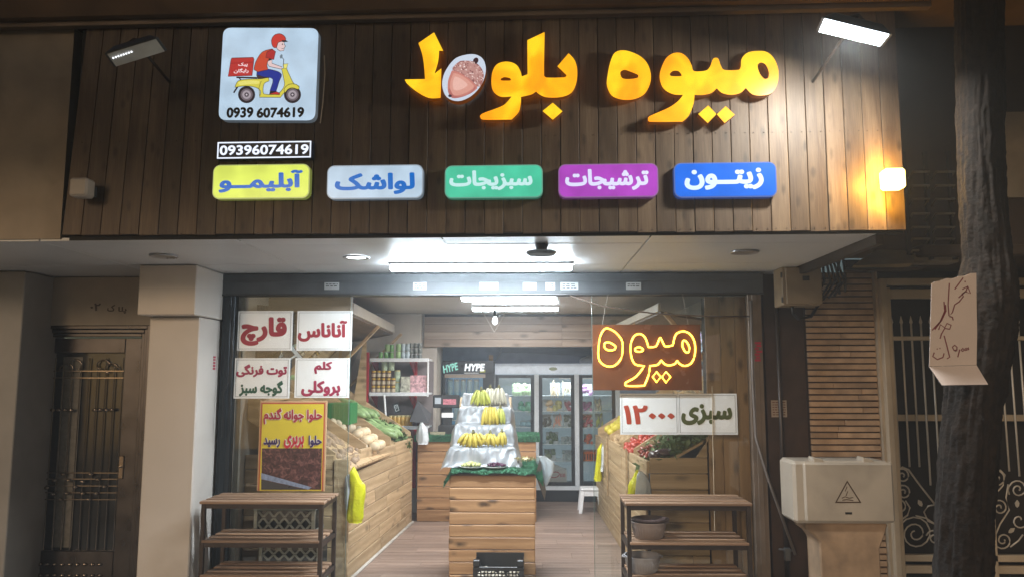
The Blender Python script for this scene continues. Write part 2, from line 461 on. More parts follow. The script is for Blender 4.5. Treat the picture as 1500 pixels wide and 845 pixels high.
# ---- channel letters
G_orange = glow('lit_orange_acrylic', (1.0, .36, .006), 1.0)
def letter_face():
    m, n, b = base('lit_amber_letter_face'); co, _ = coords(n, False)
    t = ntex(n, co, 4.2, 2, dist=.4)
    c = ramp(n, t, [(.38, (1.0, .31, .003)), (.50, (1.0, .43, .004)), (.62, (1.0, .62, .012))])
    n.links.new(c, b.inputs['Emission Color']); b.inputs['Emission Strength'].default_value = .92
    b.inputs['Base Color'].default_value = (.3, .12, .01, 1); b.inputs['Roughness'].default_value = .3
    return m
M_letter = letter_face(); M_lside = mat('letter_return_side', (.10, .045, .01), .4, .2, emit=(1, .22, 0), es=.08)  # sides given a faint glow of their own to warm the boards
def from5(p): return fp(580 + p[0] / 4.693, 30 + p[1] / 4.693, .075)
def from6(p): return fp(870 + p[0] / 5.172, 40 + p[1] / 5.172, .075)
def letters(name, label, loops, f):
    mb = MB(FM); c0 = f(loops[0][0][0])
    for grp in loops:
        L = [[f(p) for p in smoothloop(lp)] for lp in grp]
        mb.flat(L, -.075, .045); mb.flat(L, -.0305, 0, 2)  # glowing back plate added to cast an orange glow on the boards
    o = P(name, mb, [M_letter, M_lside, glow('added_letter_back_glow', (1, .33, .01), .8)], None, label, 'sign letters', 'lit amber channel letters on the fascia', origin=FM @ Vector((c0[0], 0, c0[1])))
    return o
letters('channel_letter', 'lit amber letter with a tall stroke left of the acorn', [[[(60, 408, 1), (200, 405, 1), (195, 330), (182, 240), (155, 158, 1), (262, 84, 1), (325, 212, 1), (297, 210, 1), (290, 285), (265, 368, 1), (312, 332, 1), (307, 535, 1), (225, 535), (140, 490), (75, 435)]]], from5)
letters('channel_letter', 'joined lit amber letters of the word right of the acorn, tall stroke in the middle', [[[(903, 138, 1), (1022, 82, 1), (1018, 378), (1035, 395), (1160, 393), (1174, 380, 1), (1110, 318, 1), (1187, 228, 1), (1228, 275), (1246, 340), (1240, 430), (1205, 500), (1130, 530), (1030, 530), (985, 510), (962, 490, 1), (935, 510), (860, 528, 1), (858, 570), (845, 630), (795, 684, 1), (595, 684), (578, 660), (600, 640), (740, 585), (795, 525, 1), (720, 527), (670, 490), (656, 430), (665, 350), (700, 300), (765, 285), (825, 305), (855, 350), (865, 388, 1), (905, 372, 1)], [(720, 405), (745, 392), (785, 400), (788, 415), (725, 415)]]], from5)
letters('channel_letter', 'single lit amber diamond dot below the word right of the acorn', [[[(1078, 568, 1), (1145, 627, 1), (1078, 685, 1), (1008, 625, 1)]]], from5)
letters('channel_letter', 'rounded lit amber letter with one hole standing alone in the middle of the fascia', [[[(190, 180), (250, 180), (340, 215), (400, 270), (430, 350), (425, 430), (380, 510), (300, 548), (210, 550), (135, 520), (100, 450), (100, 390), (120, 280), (150, 205)], [(200, 345), (230, 325), (280, 340), (335, 365), (330, 385), (270, 395), (215, 388)]]], from6)
letters('channel_letter', 'joined lit amber letters with two holes at the right end of the shop name', [[[(758, 335), (850, 330), (880, 300), (905, 240), (940, 238), (960, 290), (985, 325), (1095, 325), (1112, 305), (1120, 240), (1165, 195), (1240, 182), (1310, 190), (1365, 240), (1398, 330), (1390, 430), (1345, 500), (1270, 520), (1200, 510), (1150, 462, 1), (1110, 500), (1040, 515), (970, 500), (930, 465, 1), (890, 500), (830, 515), (762, 515, 1), (755, 580), (720, 670), (670, 718, 1), (420, 718), (410, 690), (430, 672), (570, 610), (640, 560), (675, 515, 1), (600, 510), (530, 470), (500, 400), (505, 330), (545, 240), (600, 200), (660, 198), (710, 235), (740, 290)], [(575, 355), (600, 333), (640, 335), (665, 365), (655, 373), (585, 372)], [(1240, 290), (1265, 270), (1300, 285), (1325, 340), (1320, 385), (1290, 392), (1255, 350)]]], from6)
letters('channel_letter', 'two lit amber diamond dots touching each other under the right-hand word', [[[(866, 595, 1), (928, 660, 1), (862, 728, 1), (790, 660, 1)]], [[(998, 600, 1), (1068, 665, 1), (990, 728, 1), (932, 662, 1)]]], from6)
# ---- art helper: layered flat print
def art_mat(c, st):
    key = 'print_%s_%02d' % (c, int(st * 10))
    if key not in MATS:
        m, n, b = base(key); MATS[key] = m; q = srgb(c)
        b.inputs['Base Color'].default_value = (*q, 1); b.inputs['Roughness'].default_value = .35
        if st: b.inputs['Emission Color'].default_value = (*q, 1); b.inputs['Emission Strength'].default_value = st; b.inputs['Base Color'].default_value = (*[x * .3 for x in q], 1)
    return MATS[key]
def stroke(pts, wd):
    pts = [Vector(p[:2]) for p in pts]; L = []; Rr = []
    for i, p in enumerate(pts):
        d = (pts[min(i + 1, len(pts) - 1)] - pts[max(i - 1, 0)]).normalized(); nn = Vector((-d.y, d.x)) * wd / 2
        L.append(tuple(p + nn)); Rr.append(tuple(p - nn))
    return L + Rr[::-1]
def ell(cx, cy, rx, ry, a=0, n=20):
    o = []
    for i in range(n):
        t = 2 * math.pi * i / n; x = rx * math.cos(t); y = ry * math.sin(t)
        o.append((cx + x * math.cos(a) - y * math.sin(a), cy + x * math.sin(a) + y * math.cos(a)))
    return o
def print_art(name, items, f, y0, st, parent, M=None, step=.0004):
    st = st * .92
    mats = []; mb = MB(M)
    for k, (c, pts, sm) in enumerate(items):
        mm = art_mat(c, st)
        if mm not in mats: mats.append(mm)
        if sm: pts = smoothloop(pts, 3)
        q = [f(p) for p in pts]
        mb.flat([q], y0 - step * (k + 1), 0, mats.index(mm))
    return P(name, mb, mats, parent)
# ---- acorn sign
ac = T('acorn_sign', 'white oval lit sign with a brown acorn between the amber letters', 'sign', FM @ Vector((*[from5((468, 395))[0]], 0, from5((468, 395))[1])))
mb = MB(FM); OV = [(545, 236), (600, 270), (618, 345), (590, 440), (520, 520), (430, 557), (350, 530), (318, 450), (335, 360), (400, 270), (470, 240)]
mb.flat([[from5(p) for p in smoothloop(OV)]], -.075, .06); P('oval_face', mb, [glow('lit_white_blue', (.50, .56, .66), .95), M_lside], ac)
def shr(pts, c, k): return [(c[0] + (p[0] - c[0]) * k, c[1] + (p[1] - c[1]) * k) for p in pts]
NUT = [(390, 345), (470, 375), (560, 455), (520, 500), (450, 530), (385, 535), (358, 490), (358, 420), (375, 370)]
CAP = [(388, 340), (410, 305), (450, 280), (530, 285), (580, 320), (605, 380), (585, 450), (560, 455), (500, 400), (440, 362)]
items = [('C47E74', NUT, 1), ('D69A8C', shr(NUT, (440, 440), .8), 1), ('E4B4A8', shr(NUT, (425, 430), .5), 1), ('B06A66', [(370, 470), (400, 520), (470, 520), (520, 490), (540, 460), (550, 460), (520, 500), (450, 530), (385, 535), (358, 490)], 1),
         ('A4706C', CAP, 1), ('B88A84', shr(CAP, (500, 350), .88), 1), ('3A2228', ell(548, 280, 18, 24, .5, 10), 0), ('3A2A38', ell(372, 521, 13, 10, 0, 8), 0)]
random.seed(3)
for i in range(170):
    x = random.uniform(395, 600); y = random.uniform(282, 450)
    if inside((x, y), CAP): items.append((random.choice(['E0C8C2', 'D2B0AA', '7A4A4C', 'EAD8D4', '94605E']), ell(x, y, random.uniform(4, 8), 4, .6, 6), 0))
print_art('acorn_print', items, from5, -.075, .85, ac, FM, .0001)
# ---- delivery light box
def fs(p): return fp(300 + p[0] / 3.02, 20 + p[1] / 3.02, .05)
tl, tr_, br, bl = fs((82, 64)), fs((504, 66)), fs((488, 474)), fs((60, 472))
dv = T('delivery_sign', 'square white light box with a delivery rider on a yellow scooter and phone number', 'sign', FM @ Vector((bl[0], 0, bl[1])))
mb = MB(FM)
def rquad(c4, r, k=5):
    pts = []
    for i in range(4):
        p = Vector(c4[i]); a = (Vector(c4[i - 1]) - p).normalized() * r; b = (Vector(c4[(i + 1) % 4]) - p).normalized() * r
        for j in range(k + 1):
            t = j / k; pts.append(tuple((p + a) * (1 - t)**2 + p * 2 * t * (1 - t) + (p + b) * t * t))
    return pts
mb.flat([rquad([bl, br, tr_, tl], .05)], -.05, .047); P('lit_face', mb, [glow('lit_sky_white', (.40, .53, .66), .95, .12), mat('sign_box_side', (.20, .22, .25), .4, .0, emit=(.4, .5, .6), es=.12)], dv)
items = []
K = '241C22'
def outl(c, pts, w=4, sm=0, line=K):
    cx = sum(p[0] for p in pts) / len(pts); cy = sum(p[1] for p in pts) / len(pts)
    q = smoothloop(pts, 3) if sm else pts
    items.append((line, stroke(list(q) + [q[0]], w * 1.0), 0)) if 0 else None
    items.append((c, q, 0)); items.append((line, stroke(list(q) + [q[0]], w * .55), 0))
# wheels
for cx, cy in ((185, 360), (388, 360)):
    items += [('2A2228', ell(cx, cy, 38, 38), 0), ('6E646C', ell(cx, cy, 27, 27), 0), ('A49AA2', ell(cx, cy, 19, 19), 0), ('4A4048', ell(cx, cy, 10, 10), 0), ('C8C0C8', ell(cx, cy, 4, 4), 0)]
items.append((K, stroke([(128, 352), (150, 318), (165, 300)], 7), 0))
outl('B4302E', [(120, 198), (215, 195), (218, 204), (210, 276), (103, 280), (116, 206)])
items.append(('8E2024', stroke([(112, 222), (216, 216)], 3), 0))
items.append((K, stroke([(140, 284), (232, 286)], 7), 0)); items.append((K, stroke([(150, 284), (165, 300), (158, 315)], 5), 0))
outl('D2C84A', [(133, 328, 1), (148, 300), (190, 292), (250, 290), (282, 284, 1), (285, 300, 1), (263, 312), (258, 345), (264, 358), (320, 358), (345, 335), (353, 310), (340, 246, 1), (360, 240, 1), (378, 280), (395, 312), (418, 322, 1), (416, 336, 1), (375, 334), (352, 352), (335, 373, 1), (242, 372, 1), (247, 345), (225, 328), (180, 322)], sm=1)
items.append(('E4DC74', [(150, 305), (190, 298), (240, 300), (238, 312), (200, 314), (155, 318)], 1))
items.append(('8A8230', stroke([(250, 300), (240, 330), (243, 368)], 3), 0))
outl('3A2A30', [(229, 274), (285, 268), (292, 284), (235, 290)])
outl('1B2E8C', [(232, 252, 1), (256, 244), (318, 256), (340, 272), (330, 300), (316, 346, 1), (288, 344, 1), (302, 292), (262, 282), (230, 272, 1)], sm=1)
outl('B4302E', [(290, 345), (318, 347), (332, 354), (332, 361), (286, 359)])
outl('E0C4C4', [(274, 198), (298, 206), (298, 222), (342, 238), (340, 248), (286, 236), (272, 215)])
outl('C2462E', [(218, 250, 1), (226, 215), (255, 172), (300, 158, 1), (296, 185), (276, 222), (280, 250, 1), (235, 260, 1)], sm=1)
outl('A8282C', [(276, 172), (300, 160), (314, 170), (306, 206), (270, 196)], sm=0)
outl('E0C4C4', [(318, 152), (326, 128), (352, 124), (352, 138), (358, 147), (353, 152), (350, 166), (334, 168), (322, 160)])
outl('C23830', [(298, 140), (296, 118), (308, 98), (332, 91), (352, 101), (358, 120), (326, 130), (318, 152), (306, 152)], sm=1)
items.append((K, [(340, 120), (360, 120), (369, 127), (345, 129)], 0)); items.append((K, ell(344, 138, 2.5, 3.5, 0, 8), 0)); items.append((K, stroke([(340, 158), (350, 156)], 2), 0))
items.append((K, stroke([(348, 236), (350, 205), (342, 196)], 3), 0)); items.append(('6A7A86', ell(339, 192, 6, 10, .3, 10), 0))
outl('E4DC74', [(348, 226), (369, 224), (363, 246), (350, 244)])
outl('D2C84A', [(352, 335), (372, 316), (400, 314), (418, 326), (414, 338), (388, 330), (368, 338), (356, 352)], sm=1)
print_art('rider_print', items, fs, -.05, .85, dv, FM, .00008)
mb = MB(FM)
a = fs((97, 465)); b = fs((218, 416)); put_text(mb, '0939', a[0], b[0], a[1], b[1], -.0562, 0, .045, False)
a = fs((230, 465)); b = fs((442, 416)); put_text(mb, '6074619', a[0], b[0], a[1], b[1], -.0562, 0, .045, False)
P('phone_number', mb, art_mat('14181E', 0), dv)
mb = MB(FM)
a = fs((150, 240)); b = fs((192, 220)); put_text(mb, 'پیک', a[0], b[0], a[1], b[1], -.0565, 0, .02)
a = fs((130, 268)); b = fs((196, 246)); put_text(mb, 'رایگان', a[0], b[0], a[1], b[1], -.0565, 0, .02)
P('box_lettering', mb, art_mat('F0E0E4', .8), dv)
# ---- phone number plate
a = fp(317, 234, .05); b = fp(457, 206, .05)
pl = T('number_sign', 'small dark rectangular lit phone number sign with a white border', 'sign', FM @ Vector((a[0], 0, a[1])))
mb = MB(FM); mb.box(a[0], b[0], -.05, -.002, a[1], b[1]); P('case', mb, mat('navy_sign_case', (.02, .03, .06), .3), pl)
mb = MB(FM); t = .007; q = .004
mb.box(a[0] + q, b[0] - q, -.053, -.05, a[1] + q, a[1] + q + t); mb.box(a[0] + q, b[0] - q, -.053, -.05, b[1] - q - t, b[1] - q)
mb.box(a[0] + q, a[0] + q + t, -.053, -.05, a[1] + q + t, b[1] - q - t); mb.box(b[0] - q - t, b[0] - q, -.053, -.05, a[1] + q + t, b[1] - q - t)
P('border', mb, glow('lit_white', (.75, .82, .95), 1.0), pl)
mb = MB(FM); put_text(mb, '09396074619', a[0] + .018, b[0] - .018, a[1] + .024, b[1] - .024, -.052, .002, .026, False); P('digits', mb, MATS['lit_white'], pl)
# ---- product light boxes
for (x0, x1, y0, y1, nm, txt, tb, fc, tc, lab) in (
    (310, 454, 240, 292, 'lime', 'آبلیمــو', (320, 444, 249, 283), (.60, .70, .10), (.0, .11, .48), 'lime yellow rounded light box with blue lettering, leftmost of the product signs'),
    (478, 620, 241, 292, 'pale', 'لواشک', (490, 608, 253, 286), (.40, .52, .64), (.0, .12, .46), 'pale white rounded light box with blue lettering below the shop name'),
    (651, 795, 241, 291, 'green', 'سبزیجات', (658, 780, 249, 280), (.06, .48, .30), (.48, .72, .72), 'green rounded light box with pale lettering in the middle of the fascia'),
    (818, 964, 239, 290, 'purple', 'ترشیجات', (828, 950, 247, 280), (.34, .05, .42), (.62, .62, .85), 'purple rounded light box with pale lettering right of the green one'),
    (988, 1137, 237, 290, 'blue', 'زیتــون', (1003, 1118, 246, 279), (.01, .12, .62), (.55, .68, .90), 'blue rounded light box with pale lettering, rightmost of the product signs')):
    a = fp(x0, y1, .05); b = fp(x1, y0, .05)
    t_ = T('light_box_sign', lab, 'sign', FM @ Vector((a[0], 0, a[1])), 'rounded product light boxes on the fascia')
    mb = MB(FM); mb.rrect(a[0] + .007, b[0] - .007, a[1] + .007, b[1] - .007, .035, -.050, .006); P('lit_face', mb, glow('lit_face_' + nm, fc, .95, .15), t_)
    mb = MB(FM); mb.rrect(a[0], b[0], a[1], b[1], .042, -.0455, .043, 0); P('case', mb, [glow('lit_edge_' + nm, tuple(x * .6 + .12 for x in fc), .6), glow('lit_side_' + nm, tuple(x * .5 + .03 for x in fc), .35)], t_)
    a = fp(tb[0], tb[3], .051); b = fp(tb[1], tb[2], .051)
    mb = MB(FM); put_text(mb, txt, a[0], b[0], a[1], b[1], -.0512, 0, .044); P('lettering', mb, glow('lit_text_' + nm, tc, .9), t_)
mb = MB(FM); mb.tube([(fp(x_, y_, .02)[0], -.02, fp(x_, y_, .02)[1]) for x_, y_ in ((475, 82), (476, 110), (473, 150), (469, 181))], .0035, 5)
P('sign_wire', mb, mat('pale_wire', (.45, .36, .26), .6), None, 'thin pale wire hanging beside the right edge of the delivery sign', 'wire')
# ---- cube wall lamps
def cube_lamp(px, py, s, lit):
    c = fp(px, py, .09)
    o = T('cube_wall_lamp', 'glowing yellow-white cube wall lamp at the right end of the fascia' if lit else 'unlit white cube wall lamp at the left end of the fascia', 'wall lamp', FM @ Vector((c[0], 0, c[1])), 'cube wall lamps on the fascia')
    mb = MB(FM); mb.box(c[0] - s, c[0] + s, -.09 - s, -.09 + s * .6, c[1] - s, c[1] + s)
    P('shade', mb, glow('lit_lamp_shade', (1, .72, .20), 6) if lit else mat('opal_shade', (.5, .45, .40), .4), o, bev=.012)
    mb = MB(FM); mb.box(c[0] - .03, c[0] + .03, -.09 + s * .6, -.002, c[1] - .03, c[1] + .03); P('bracket', mb, M_steel, o)
    return FM @ Vector((c[0], -.09, c[1]))
cube_lamp(122, 277, .055, 0)
lp = cube_lamp(1306, 264, .056, 1)
for dx, dz in ((-.095, 0), (0, .095), (0, -.095)):
    light('cube_lamp_glow', 'POINT', lp + fx * dx + Vector((0, 0, dz)) - fy * .0, 4.2, (1, .50, .05), .03)
# ---- floodlights
def flood(p0, p1, p2, p3, off, lit, label):
    pts = [FM @ Vector((fp(*p, o_)[0], -o_, fp(*p, o_)[1])) for p, o_ in zip((p0, p1, p2, p3), off)]
    c = sum(pts, Vector()) / 4
    o = T('floodlight', label, 'floodlight', c, 'floodlights on arms above the fascia')
    n_ = (pts[1] - pts[0]).cross(pts[3] - pts[0]).normalized()
    if n_.z > 0: n_ = -n_
    ex = (pts[1] - pts[0]).normalized()
    # housing behind the glass, larger
    mb = MB(); g = [c + (p - c) * 1.12 for p in pts]; bk = [c + (p - c) * .75 - n_ * .05 for p in pts]
    mb.hexa([g_ for g_ in g] + [b_ for b_ in bk]); P('housing', mb, mat('floodlight_housing', (.12, .13, .14), .35, .6), o, bev=.004)
    mb = MB(); q = [p + n_ * .004 for p in pts]; mb.hexa([p + n_ * .0045 for p in pts] + [p + n_ * .001 for p in pts])
    if lit: P('lit_lens', mb, glow('lit_flood_white', (.85, .95, 1.0), 14), o)
    else:
        P('dark_lens', mb, mat('grey_lens', (.72, .70, .66), .35, .0), o)
        for k in range(8):
            u = .06 + k * .055; pp = pts[0] * (1 - u) + pts[1] * u; pp = pp + (pts[3] - pts[0]) * (.35 - u * .1) + n_ * .008
            m2 = MB(); m2.blob(pp, .005, 5, 3); P('led_chip', m2, glow('lit_led', (.9, .95, 1), 1.6), o)
    # arm
    mb = MB(); top = Vector((c.x, FO.y, 0)) + Vector((0, .0, c.z - .02)); wall = FM @ Vector(((c - FO).dot(fx), 0, c.z - FO.z - .02))
    mb.tube([c - n_ * .05 + ex * .07, c - n_ * .09, wall], .009, 6); mb.tube([c - n_ * .05 - ex * .07, c - n_ * .09], .009, 6); P('arm', mb, M_darksteel, o)
    return c, n_, ex, pts
flood((157, 79), (228, 57), (241, 75), (170, 97), (.44, .44, .33, .33), False, 'unlit grey floodlight above the left end of the fascia')
c, n_, ex, pts = flood((1208, 28), (1302, 51), (1289, 67), (1200, 46), (.70, .70, .50, .50), True, 'lit bluish white floodlight above the right end of the fascia')
FL_N = Vector((-.06, -.45, -1)).normalized()
light('flood_beam', 'AREA', c + n_ * .012, 29, (1.0, .96, .86), .26, .10, dirv=n_)
# ================================================================== soffit
sof = T('soffit', 'pale panelled soffit under the fascia overhang', 'soffit', (0, 5, 2.41)); sof['kind'] = 'structure'; del sof['category']
xs = [-5.4, -4.17, -2.95, -1.74, -.52, .70, 1.98]; 
def fY(x): return FO.y + (x - FO.x) * fx.y / fx.x
for i in range(6):
    for j in range(3):
        g = .0035; a, b = xs[i] + g, xs[i + 1] - g
        ya = [fY(a) + .03, 4.66, 5.50][j] + g; yb = [4.66, 5.50, 6.30][j] - g; ya2 = ya if j else fY(b) + .03 + g
        zz = 2.412 + random.uniform(0, .0025)
        mb = MB(); mb.hexa([(a, ya, zz), (b, ya2, zz), (b, yb, zz), (a, yb, zz), (a, ya, zz + .02), (b, ya2, zz + .02), (b, yb, zz + .02), (a, yb, zz + .02)])
        P('soffit_panel', mb, M_soffit, sof, bev=.002, origin=((a + b) / 2, 5, 2.42))
mb = MB(); mb.box(-5.5, 2.0, 4.6, 6.4, 2.436, 2.6); P('soffit_backing', mb, M_dark, sof)
mb = MB(); mb.box(1.985, 2.03, 4.42, 6.2, 2.36, 2.6); P('soffit_edge', mb, M_darksteel, sof)
# downlights
def downlight(px, py, lit, lab):
    p = atz(px, py, 2.41); o = T('downlight', lab, 'ceiling light', p, 'round recessed downlights in the soffit')
    mb = MB(); mb.lathe([(.062, -.001), (.085, -.010), (.090, -.006), (.090, .0)], p, 24, cap=False); P('trim_ring', mb, mat('steel_ring', (.5, .5, .52), .3, .6), o, smooth=True)
    mb = MB(); mb.lathe([(0.001, -.0035), (.0625, -.0035), (.0625, -.001)], p, 24); P('lens', mb, glow('lit_downlight', (.9, .95, 1), 7) if lit else mat('dull_lens', (.30, .27, .25), .4), o)
    if lit: light('downlight_beam', 'SPOT', p + Vector((0, 0, -.02)), 14, (.85, .93, 1), .05, dirv=(0, 0, -1), spot=120)
downlight(240, 375, 0, 'unlit round downlight over the metal door at the left')
downlight(522, 377, 1, 'lit round downlight left of the fluorescent bar')
downlight(1091, 369, 0, 'unlit round downlight above the right shop window')
# LED bar
pa = atz(573, 393, 2.375); pb = atz(838, 391, 2.375)
lb = T('tube_light', 'long bright white tube light under the soffit at the entrance', 'tube light', (pa + pb) / 2)
yv = (pa.y + pb.y) / 2
mb = MB(); mb.box(pa.x, pb.x, yv - .025, yv + .025, 2.352, 2.392); P('tube', mb, glow('lit_bar_white', (.76, .90, 1.0), 85), lb, bev=.01)
glow('lit_tube_white', (.80, .93, 1.0), 22)
mb = MB(); mb.box(pa.x - .01, pb.x + .01, yv - .03, yv + .03, 2.393, 2.4115); P('mounting_rail', mb, M_white, lb)
light('tube_light_beam', 'AREA', ((pa.x + pb.x) / 2, yv, 2.345), 48, (.84, .93, 1), 1.2, .05, dirv=(0, .0, -1))
# round sensor disc on stem
p = atz(793, 371, 2.36)
o = T('ceiling_speaker', 'round grey disc hanging on a stem in front of the tube light', 'speaker', p)
mb = MB(); mb.lathe([(.085, 0), (.095, .012), (.09, .022), (.05, .028)], p + Vector((0, 0, -.012)), 24); P('disc', mb, mat('grey_blue_metal', (.22, .26, .30), .4, .3), o, smooth=2)
mb = MB(); mb.lathe([(.03, 0), (.045, .05)], p + Vector((0, 0, .015)), 12); P('stem', mb, M_steel, o)
# ================================================================== ground and building shell
def plank_floor(name, x0, x1, y0, y1, z, m, w_, L_, parent, nm, h=.01):
    y = y0; r = 0
    while y < y1 - .01:
        ye = min(y1, y + w_); x = x0 - (r * .37 % 1) * L_; r += 1
        while x < x1 - .01:
            a = max(x0, x); b = min(x1, x + L_); x += L_
            if b - a < .02: continue
            mb = MB(); mb.box(a + .001, b - .001, y + .001, ye - .001, z - h, z + random.uniform(-.0008, .0008))
            P(nm, mb, m, parent, origin=((a + b) / 2, (y + ye) / 2, z))
        y = ye
P('street_ground', MB().add([(-10, -6, -.03), (10, -6, -.03), (10, 5.0, -.03), (-10, 5.0, -.03)], [(0, 1, 2, 3)]), mat('asphalt', (.05, .048, .045), .85, var=.3, vs=20, bmp=.4, bs=120), kind='structure')
pav = T('pavement', None, None, (0, 5, 0)); pav['kind'] = 'structure'
mb = MB(); mb.box(-8, 8, 4.2, 6.0, -.10, -.012); P('paving_bed', mb, mat('concrete_grey', (.36, .33, .30), .85, var=.2, dirt=.4), pav)
for i in range(-6, 8):
    for j in range(4):
        mb = MB(); mb.box(i * .45 + .003, i * .45 + .447, 4.2 + j * .45 + .003, 4.2 + j * .45 + .447, -.012, random.uniform(-.002, 0)); P('paving_tile', mb, MATS['concrete_grey'], pav, origin=(i * .45 + .2, 4.2 + j * .45, 0))
fl = T('shop_floor', None, None, (0, 7.5, 0)); fl['kind'] = 'structure'
mb = MB(); mb.box(-2.4, 1.8, 6.0, 11.0, -.08, -.012); P('floor_bed', mb, M_dark, fl)
M_lam = wood('worn_laminate_plank', (.33, .245, .20), (.16, .11, .09), 'x', .25, .18, .45)
plank_floor('f', -1.5, .98, 6.0, 10.5, 0, M_lam, .19, 1.05, fl, 'floor_plank')
M_inwall = mat('painted_inner_wall', (.58, .52, .46), .8, var=.08, vs=3, dirt=.3)
def shell(name, mb, m): return P(name, mb, m, kind='structure')
shell('left_wall', MB().box(-2.5, -2.34, 6.06, 11, 0, 2.5), M_inwall)
shell('back_wall', MB().box(-2.34, 1.76, 10.95, 11.1, 0, 2.5), mat('dark_blue_grey_wall', (.24, .29, .36), .8, var=.2))
shell('right_wall', MB().box(1.76, 1.95, 6.3, 11, 0, 2.5), M_inwall)
ce = T('shop_ceiling', None, None, (0, 8.5, 2.385)); ce['kind'] = 'structure'
for i in range(7):
    y0 = 6.08 + i * .7
    mb = MB(); mb.box(-2.34, 1.76, y0 + .003, y0 + .697, 2.385, 2.40); P('ceiling_panel', mb, mat('pale_ceiling_panel', (.60, .58, .56), .35, var=.05), ce, bev=.002)
shell('partition_wall', MB().box(-2.34, -1.34, 9.42, 9.55, 0, 2.38), M_inwall)
shell('wall_column', MB().box(-1.34, -1.16, 9.55, 10.2, 0, 2.38), M_inwall)
# valance of planks above the fridges
va = T('plank_valance', 'horizontal plank panel hanging above the fridges at the back', 'panel', (0, 9.5, 2.0), )
a = at(621, 508, 9.5); 
mb = MB(); mb.box(a.x, 1.75, 9.52, 9.62, 2.0, 2.38); P('backing', mb, M_dark, va)
for k in range(4):
    z0 = a.z + k * .0945
    xsn = a.x
    while xsn < 1.74:
        L = random.choice([1.4, 1.9, 2.2]) if xsn > a.x else random.choice([1.1, 1.7])
        e = min(1.75, xsn + L); 
        mb = MB(); mb.box(xsn + .001, e - .001, 9.5, 9.52, z0 + .002, z0 + .0925); P('board', mb, M_valance, va, bev=.002, origin=(xsn, 9.5, z0)); xsn = e
# shutter header
hz = at(700, 432, 5.95).z; hx0 = at(324, 420, 5.95).x; hx1 = at(1118, 420, 5.95).x
hd = T('shutter_box', 'long grey metal shutter housing over the shop opening', 'shutter box', (0, 5.95, hz))
mb = MB(); mb.box(hx0, hx1, 5.95, 6.2, hz + .012, 2.405); P('housing', mb, M_steel, hd, bev=.004)
mb = MB(); mb.box(hx0, hx1, 5.94, 6.06, hz, hz + .012); P('lower_lip', mb, mat('dark_steel_lip', (.07, .07, .07), .4, .5), hd)
mb = MB(); mb.box(hx0, hx1, 5.944, 5.95, hz + .105, hz + .115); P('seam_rib', mb, M_steel, hd)
def sticker(px, py, w_, h_, parent, Y, kind):
    c = at(px, py, Y); mb = MB(); w_ *= Y / 1130 / 2; h_ *= Y / 1130 / 2
    mb.box(c.x - w_, c.x + w_, Y - .0015, Y, c.z - h_, c.z + h_); o = P('sticker', mb, mat('pale_sticker', (.45, .46, .46), .5, var=.1), parent, origin=c)
    mb = MB()
    for k in range(3 if kind else 2):
        z = c.z + h_ * (.5 - k * .5); x = c.x - w_ * .8
        while x < c.x + w_ * .75:
            l = random.uniform(.2, .5) * w_; mb.box(x, min(x + l, c.x + w_ * .8), Y - .0022, Y - .0016, z - h_ * .12, z + h_ * .12); x += l * 1.35
    P('print_lines', mb, mat('sticker_ink', (.05, .05, .05), .6), o)
for px, wd, kd in ((486, 22, 0), (615, 20, 1), (716, 28, 0), (776, 20, 1), (806, 14, 0), (834, 26, 1), (928, 22, 0)): sticker(px, 419, wd, 11, hd, 5.9435, kd)
# frame posts
def post(name, px0, px1, Y, z0, z1, m, label, dY=.08, cat='post'):
    a = at(px0, 553, Y).x; b = at(px1, 553, Y).x
    mb = MB(); mb.box(a, b, Y, Y + dY, z0, z1); mb.box(a + (b - a) * .3, b - (b - a) * .3, Y - .006, Y, z0, z1)
    return P(name, mb, m, None, label, cat, bev=.003, origin=((a + b) / 2, Y, z0))
post('shutter_rail', 322, 340, 5.95, 0, hz - .001, mat('black_rail_steel', (.03, .035, .04), .4, .5), 'dark steel shutter rail beside the cream pillar', cat='rail')
post('shutter_rail', 1099, 1119, 5.95, 0, hz - .001, mat('taupe_rail_steel', (.20, .155, .12), .45, .4, dirt=.3), 'brownish steel shutter rail right of the shop window', cat='rail')
post('window_post', 346, 354, 6.06, 0, hz, mat('pale_grey_frame', (.38, .40, .40), .4, .2), 'thin pale upright behind the glass at the left window edge', .04)
mb = MB(); mb.tube([at(1100, 440, 5.93), at(1103, 560, 5.93), at(1107, 640, 5.93), at(1125, 700, 5.92), at(1165, 812, 5.90)], .011, 6); P('drain_hose', mb, mat('grey_hose', (.16, .14, .13), .5), None, 'grey hose running down the right rail and slanting to the wall pipe', 'hose', smooth=True)
mb = MB(); mb.tube([at(337, 440, 5.90), at(341, 520, 5.90), at(334, 560, 5.90), at(327, 575, 5.90), at(326, 640, 5.9)], .006, 6); P('power_cable', mb, M_black, None, 'black cable sagging down the left shutter rail', 'cable', smooth=True)
mb = MB(); mb.tube([at(835, 433, 5.9), at(880, 448, 5.9), at(960, 459, 5.9), at(1040, 463, 5.9), at(1098, 463, 5.93)], .006, 6); P('power_cable', mb, mat('brown_cable', (.10, .07, .05), .6), None, 'brown cable sagging across the top of the right window', 'cable', smooth=True)
